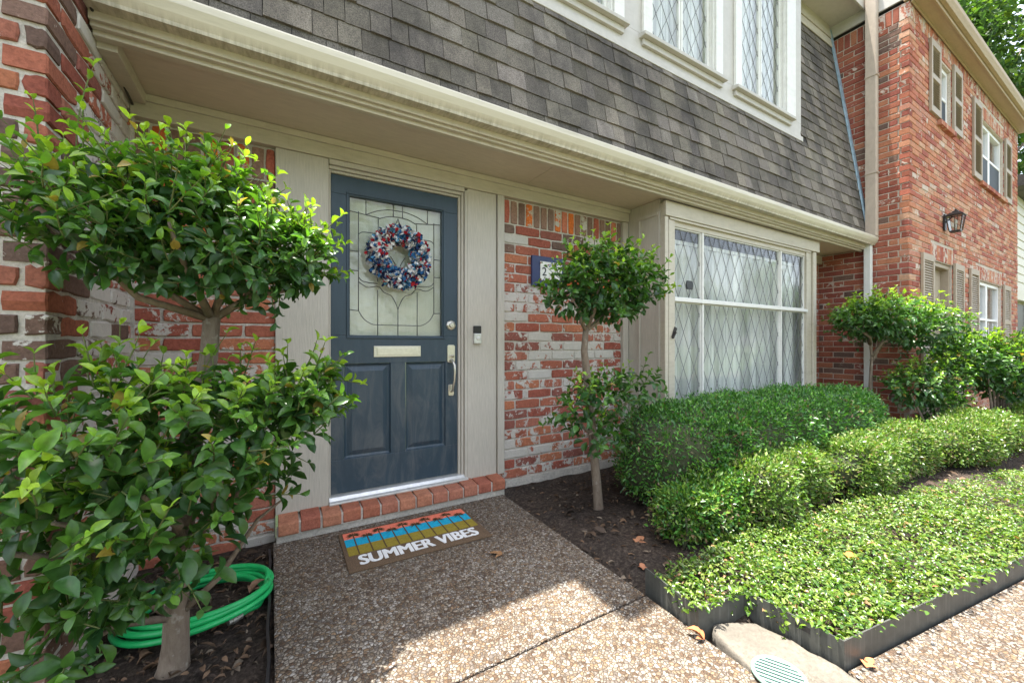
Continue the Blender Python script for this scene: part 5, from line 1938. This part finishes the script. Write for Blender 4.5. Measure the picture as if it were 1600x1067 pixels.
for i in range(10):
    u = -0.325 + i * 0.0722
    top = 0.158 if i % 2 == 0 else 0.118
    mb = MB()
    mbox(mb, u - 0.0035, -0.073, u + 0.0035, top, 0.0148, 0.0162, 0, (0.10, 0.065, 0.035))
    n = 9
    a = np.linspace(-0.5, math.pi + 0.5, n)
    ctr = mx @ Vector((u, top, 0.0162))
    P = np.tile(np.array(ctr)[None, :], (n, 1))
    D = np.stack([np.cos(a), np.sin(a), np.zeros(n)], 1)
    put_leaves(mb, P, D, np.tile(np.array([[0, 0, 1.0]]), (n, 1)), np.full(n, 0.045), np.full(n, 0.15), np.tile(np.array([[0.10, 0.065, 0.035]]), (n, 1)), 0)
    mb.build("palm_print", M['attr'], mt)
M['matwhite'] = mat_plain("white_mat_print", (0.70, 0.70, 0.69), 1.0, 0, 200, 0.2, 0.5)
tp = mx @ Vector((0, -0.145, 0.0136))
text_mesh("lettering", "SUMMER VIBES", 0.142, M['matwhite'], tuple(tp), (0, 0, R(-0.8)), mt, 0.0, 0.0012, 'CENTER', 0.735, (-0.0060, -0.0030, 0.0, 0.0030, 0.0060))

# garden hose coil
mb = MB()
def coil(cx, cy, rx, ry, z, wob, ph, n=72, t0=0.0, t1=1.0, lift=0.0):
    pts = []
    for i in range(n + 1):
        t = t0 + (t1 - t0) * i / n
        a = 2 * math.pi * t + ph
        pts.append((cx + rx * math.cos(a) * (1 + wob * math.sin(2 * a + ph)), cy + ry * math.sin(a) * (1 + wob * math.cos(3 * a)), z + lift * math.sin(a * 1.5)))
    return pts
hp = []
LOOPS = ((-0.30, 2.17, 0.270, 0.200, -0.010), (-0.295, 2.18, 0.245, 0.178, -0.006), (-0.30, 2.165, 0.285, 0.215, 0.014), (-0.29, 2.175, 0.262, 0.192, 0.020), (-0.295, 2.17, 0.280, 0.207, 0.040),
         (-0.29, 2.18, 0.240, 0.172, 0.024), (-0.285, 2.172, 0.262, 0.192, 0.050))
for k, (cx, cy, rx, ry, z) in enumerate(LOOPS):
    hp += coil(cx + 0.012, cy + 0.035, rx * 0.95, ry, z, 0.02, 0, 60, 0.86 if k == 0 else 0.0, 1.0, 0.005)
hp += coil(-0.285, 2.215, 0.21, 0.155, 0.03, 0.02, 0, 40, 0.0, 0.62)
# smooth the joins
hv = np.array(hp)
for _ in range(6):
    hv[1:-1] = hv[1:-1] * 0.5 + (hv[:-2] + hv[2:]) * 0.25
mb.tube([tuple(p + np.array([0.006 * math.sin(q * 0.11), 0.006 * math.cos(q * 0.083), 0.004 * math.sin(q * 0.19)])) for q, p in enumerate(hv)], 0.0118, 10)
hose = mb.build("garden_hose", M['hose'])
tag(hose, "coiled green garden hose lying on the mulch by the privet trunk", "hose")
mb = MB()
p0 = Vector(hv[0])
d0 = (Vector(hv[0]) - Vector(hv[2])).normalized()
mb.tube([p0 - d0 * 0.004, p0 + d0 * 0.012, p0 + d0 * 0.013, p0 + d0 * 0.035, p0 + d0 * 0.036, p0 + d0 * 0.05], [0.014, 0.014, 0.017, 0.017, 0.013, 0.013], 12, smooth=False)
mb.build("coupling", M['nickel'], hose)

# drain cover
dr = thing("drain_cover", "round pale green slotted drain cover set in the broken concrete", "drain cover", (1.50, 0.735, 0.012))
dc = (1.487, 0.715)
mb = MB()
rg = Matrix.Translation((dc[0], dc[1], 0.0))
rpts = [(dc[0] + 0.078 * math.cos(a), dc[1] + 0.078 * math.sin(a), 0.015) for a in np.linspace(0, 2 * math.pi, 41)]
mb.tube(rpts, 0.007, 6, 0, (1, 1, 1), True, False)
mb.build("rim", M['drain'], dr)
mb = MB()
for i in range(-4, 5):
    o = i * 0.0165
    h = math.sqrt(max(0, 0.075 ** 2 - o ** 2))
    mb.obox(rg @ Matrix.Rotation(R(28), 4, 'Z') @ Matrix.Translation((o, 0, 0.0165)), (0.0078, 2 * h, 0.005))
mb.build("grate", M['drain'], dr)
mb = MB()
mb.lathe([(0.072, 0.0125), (0.072, 0.0130)], rg, 24)
mb.build("sump", M['black'], dr)

# fallen leaves, one by one
def dry_leaf(x, y, z, L, rot, c, label, tilt=0.2):
    b = MB()
    put_leaves(b, np.array([[0, 0, 0.003]]), np.array([[math.cos(rot), math.sin(rot), tilt]]), np.array([[0.1, 0.1, 1.0]]), np.array([L]), np.array([0.5]), np.array([c]), 2)
    put_leaves(b, np.array([[0, 0, 0.004]]), np.array([[math.cos(rot + 0.9), math.sin(rot + 0.9), tilt]]), np.array([[0.1, -0.1, 1.0]]), np.array([L * 0.6]), np.array([0.4]), np.array([c]), 2)
    put_leaves(b, np.array([[0, 0, 0.004]]), np.array([[math.cos(rot - 0.9), math.sin(rot - 0.9), tilt]]), np.array([[-0.1, 0.1, 1.0]]), np.array([L * 0.6]), np.array([0.4]), np.array([c]), 2)
    o = b.build("fallen_leaf", M['litter'])
    o.location = (x, y, z)
    tag(o, label, "leaf", "dry leaves fallen here and there")


dry_leaf(1.06, 1.90, 0.0, 0.075, 2.4, (0.24, 0.13, 0.06), "dry brown oak leaf on the pebble walk just in front of the doormat", 0.05)
dry_leaf(1.80, 1.62, -0.01, 0.09, 0.4, (0.36, 0.17, 0.09), "large curled tan leaf on the dark soil near the walk edge")
dry_leaf(1.62, 1.42, -0.01, 0.055, 0.9, (0.34, 0.15, 0.08), "small reddish leaf on dark soil close to the ground cover corner")
dry_leaf(2.45, 0.86, 0.085, 0.06, 0.2, (0.55, 0.18, 0.04), "orange leaf lying on top of the ground cover")
dry_leaf(1.43, 0.955, 0.0, 0.07, 2.0, (0.36, 0.14, 0.06), "russet leaf caught between the edging corner and the broken concrete", 0.4)
dry_leaf(1.80, 0.58, 0.002, 0.055, 0.0, (0.38, 0.16, 0.07), "rusty leaf lying against the foot of the edging on the sidewalk", 0.3)
dry_leaf(-0.10, 2.14, 0.03, 0.08, 0.7, (0.17, 0.10, 0.06), "lobed brown leaf lying inside the green hose coil", 0.4)

# leaf litter and mulch chips in the beds
mb = MB()
n = 2600
x = np.concatenate([rng.uniform(-0.62, -0.03, 900), rng.uniform(1.5, 3.6, 1300), rng.uniform(3.6, 8, 400)])
y = np.concatenate([rng.uniform(1.2, 2.7, 900), rng.uniform(1.2, 2.7, 1300), rng.uniform(0.3, 1.6, 400)])
keep = ~((x > 1.4) & in_poly(x, y, GCP))
x, y = x[keep], y[keep]
n = len(x)
P = np.stack([x, y, -0.034 + np.where(x > 1.6, 0.03, 0) + rng.uniform(0.0, 0.016, n)], 1)
D = rng.normal(0, 1, (n, 3)) * np.array([1, 1, 0.22])
U = np.array([[0, 0, 1.0]]) + rng.normal(0, 0.4, (n, 3))
lp = np.array([(0.13, 0.080, 0.048), (0.075, 0.048, 0.030), (0.17, 0.105, 0.062), (0.055, 0.038, 0.027), (0.20, 0.155, 0.11)])
cols = lp[rng.integers(0, 5, n)] * rng.uniform(0.6, 1.2, (n, 1))
put_leaves(mb, P, D, U, np.where(rng.random(n) < 0.12, rng.uniform(0.05, 0.085, n), rng.uniform(0.015, 0.045, n)), rng.choice([0.12, 0.3, 0.5], n), cols, 1)
lt = mb.build("leaf_litter", M['litter'])
struct(lt, 'stuff')
tag(lt, "brown leaf litter and bark chips scattered over the dark soil beds", "leaf litter")
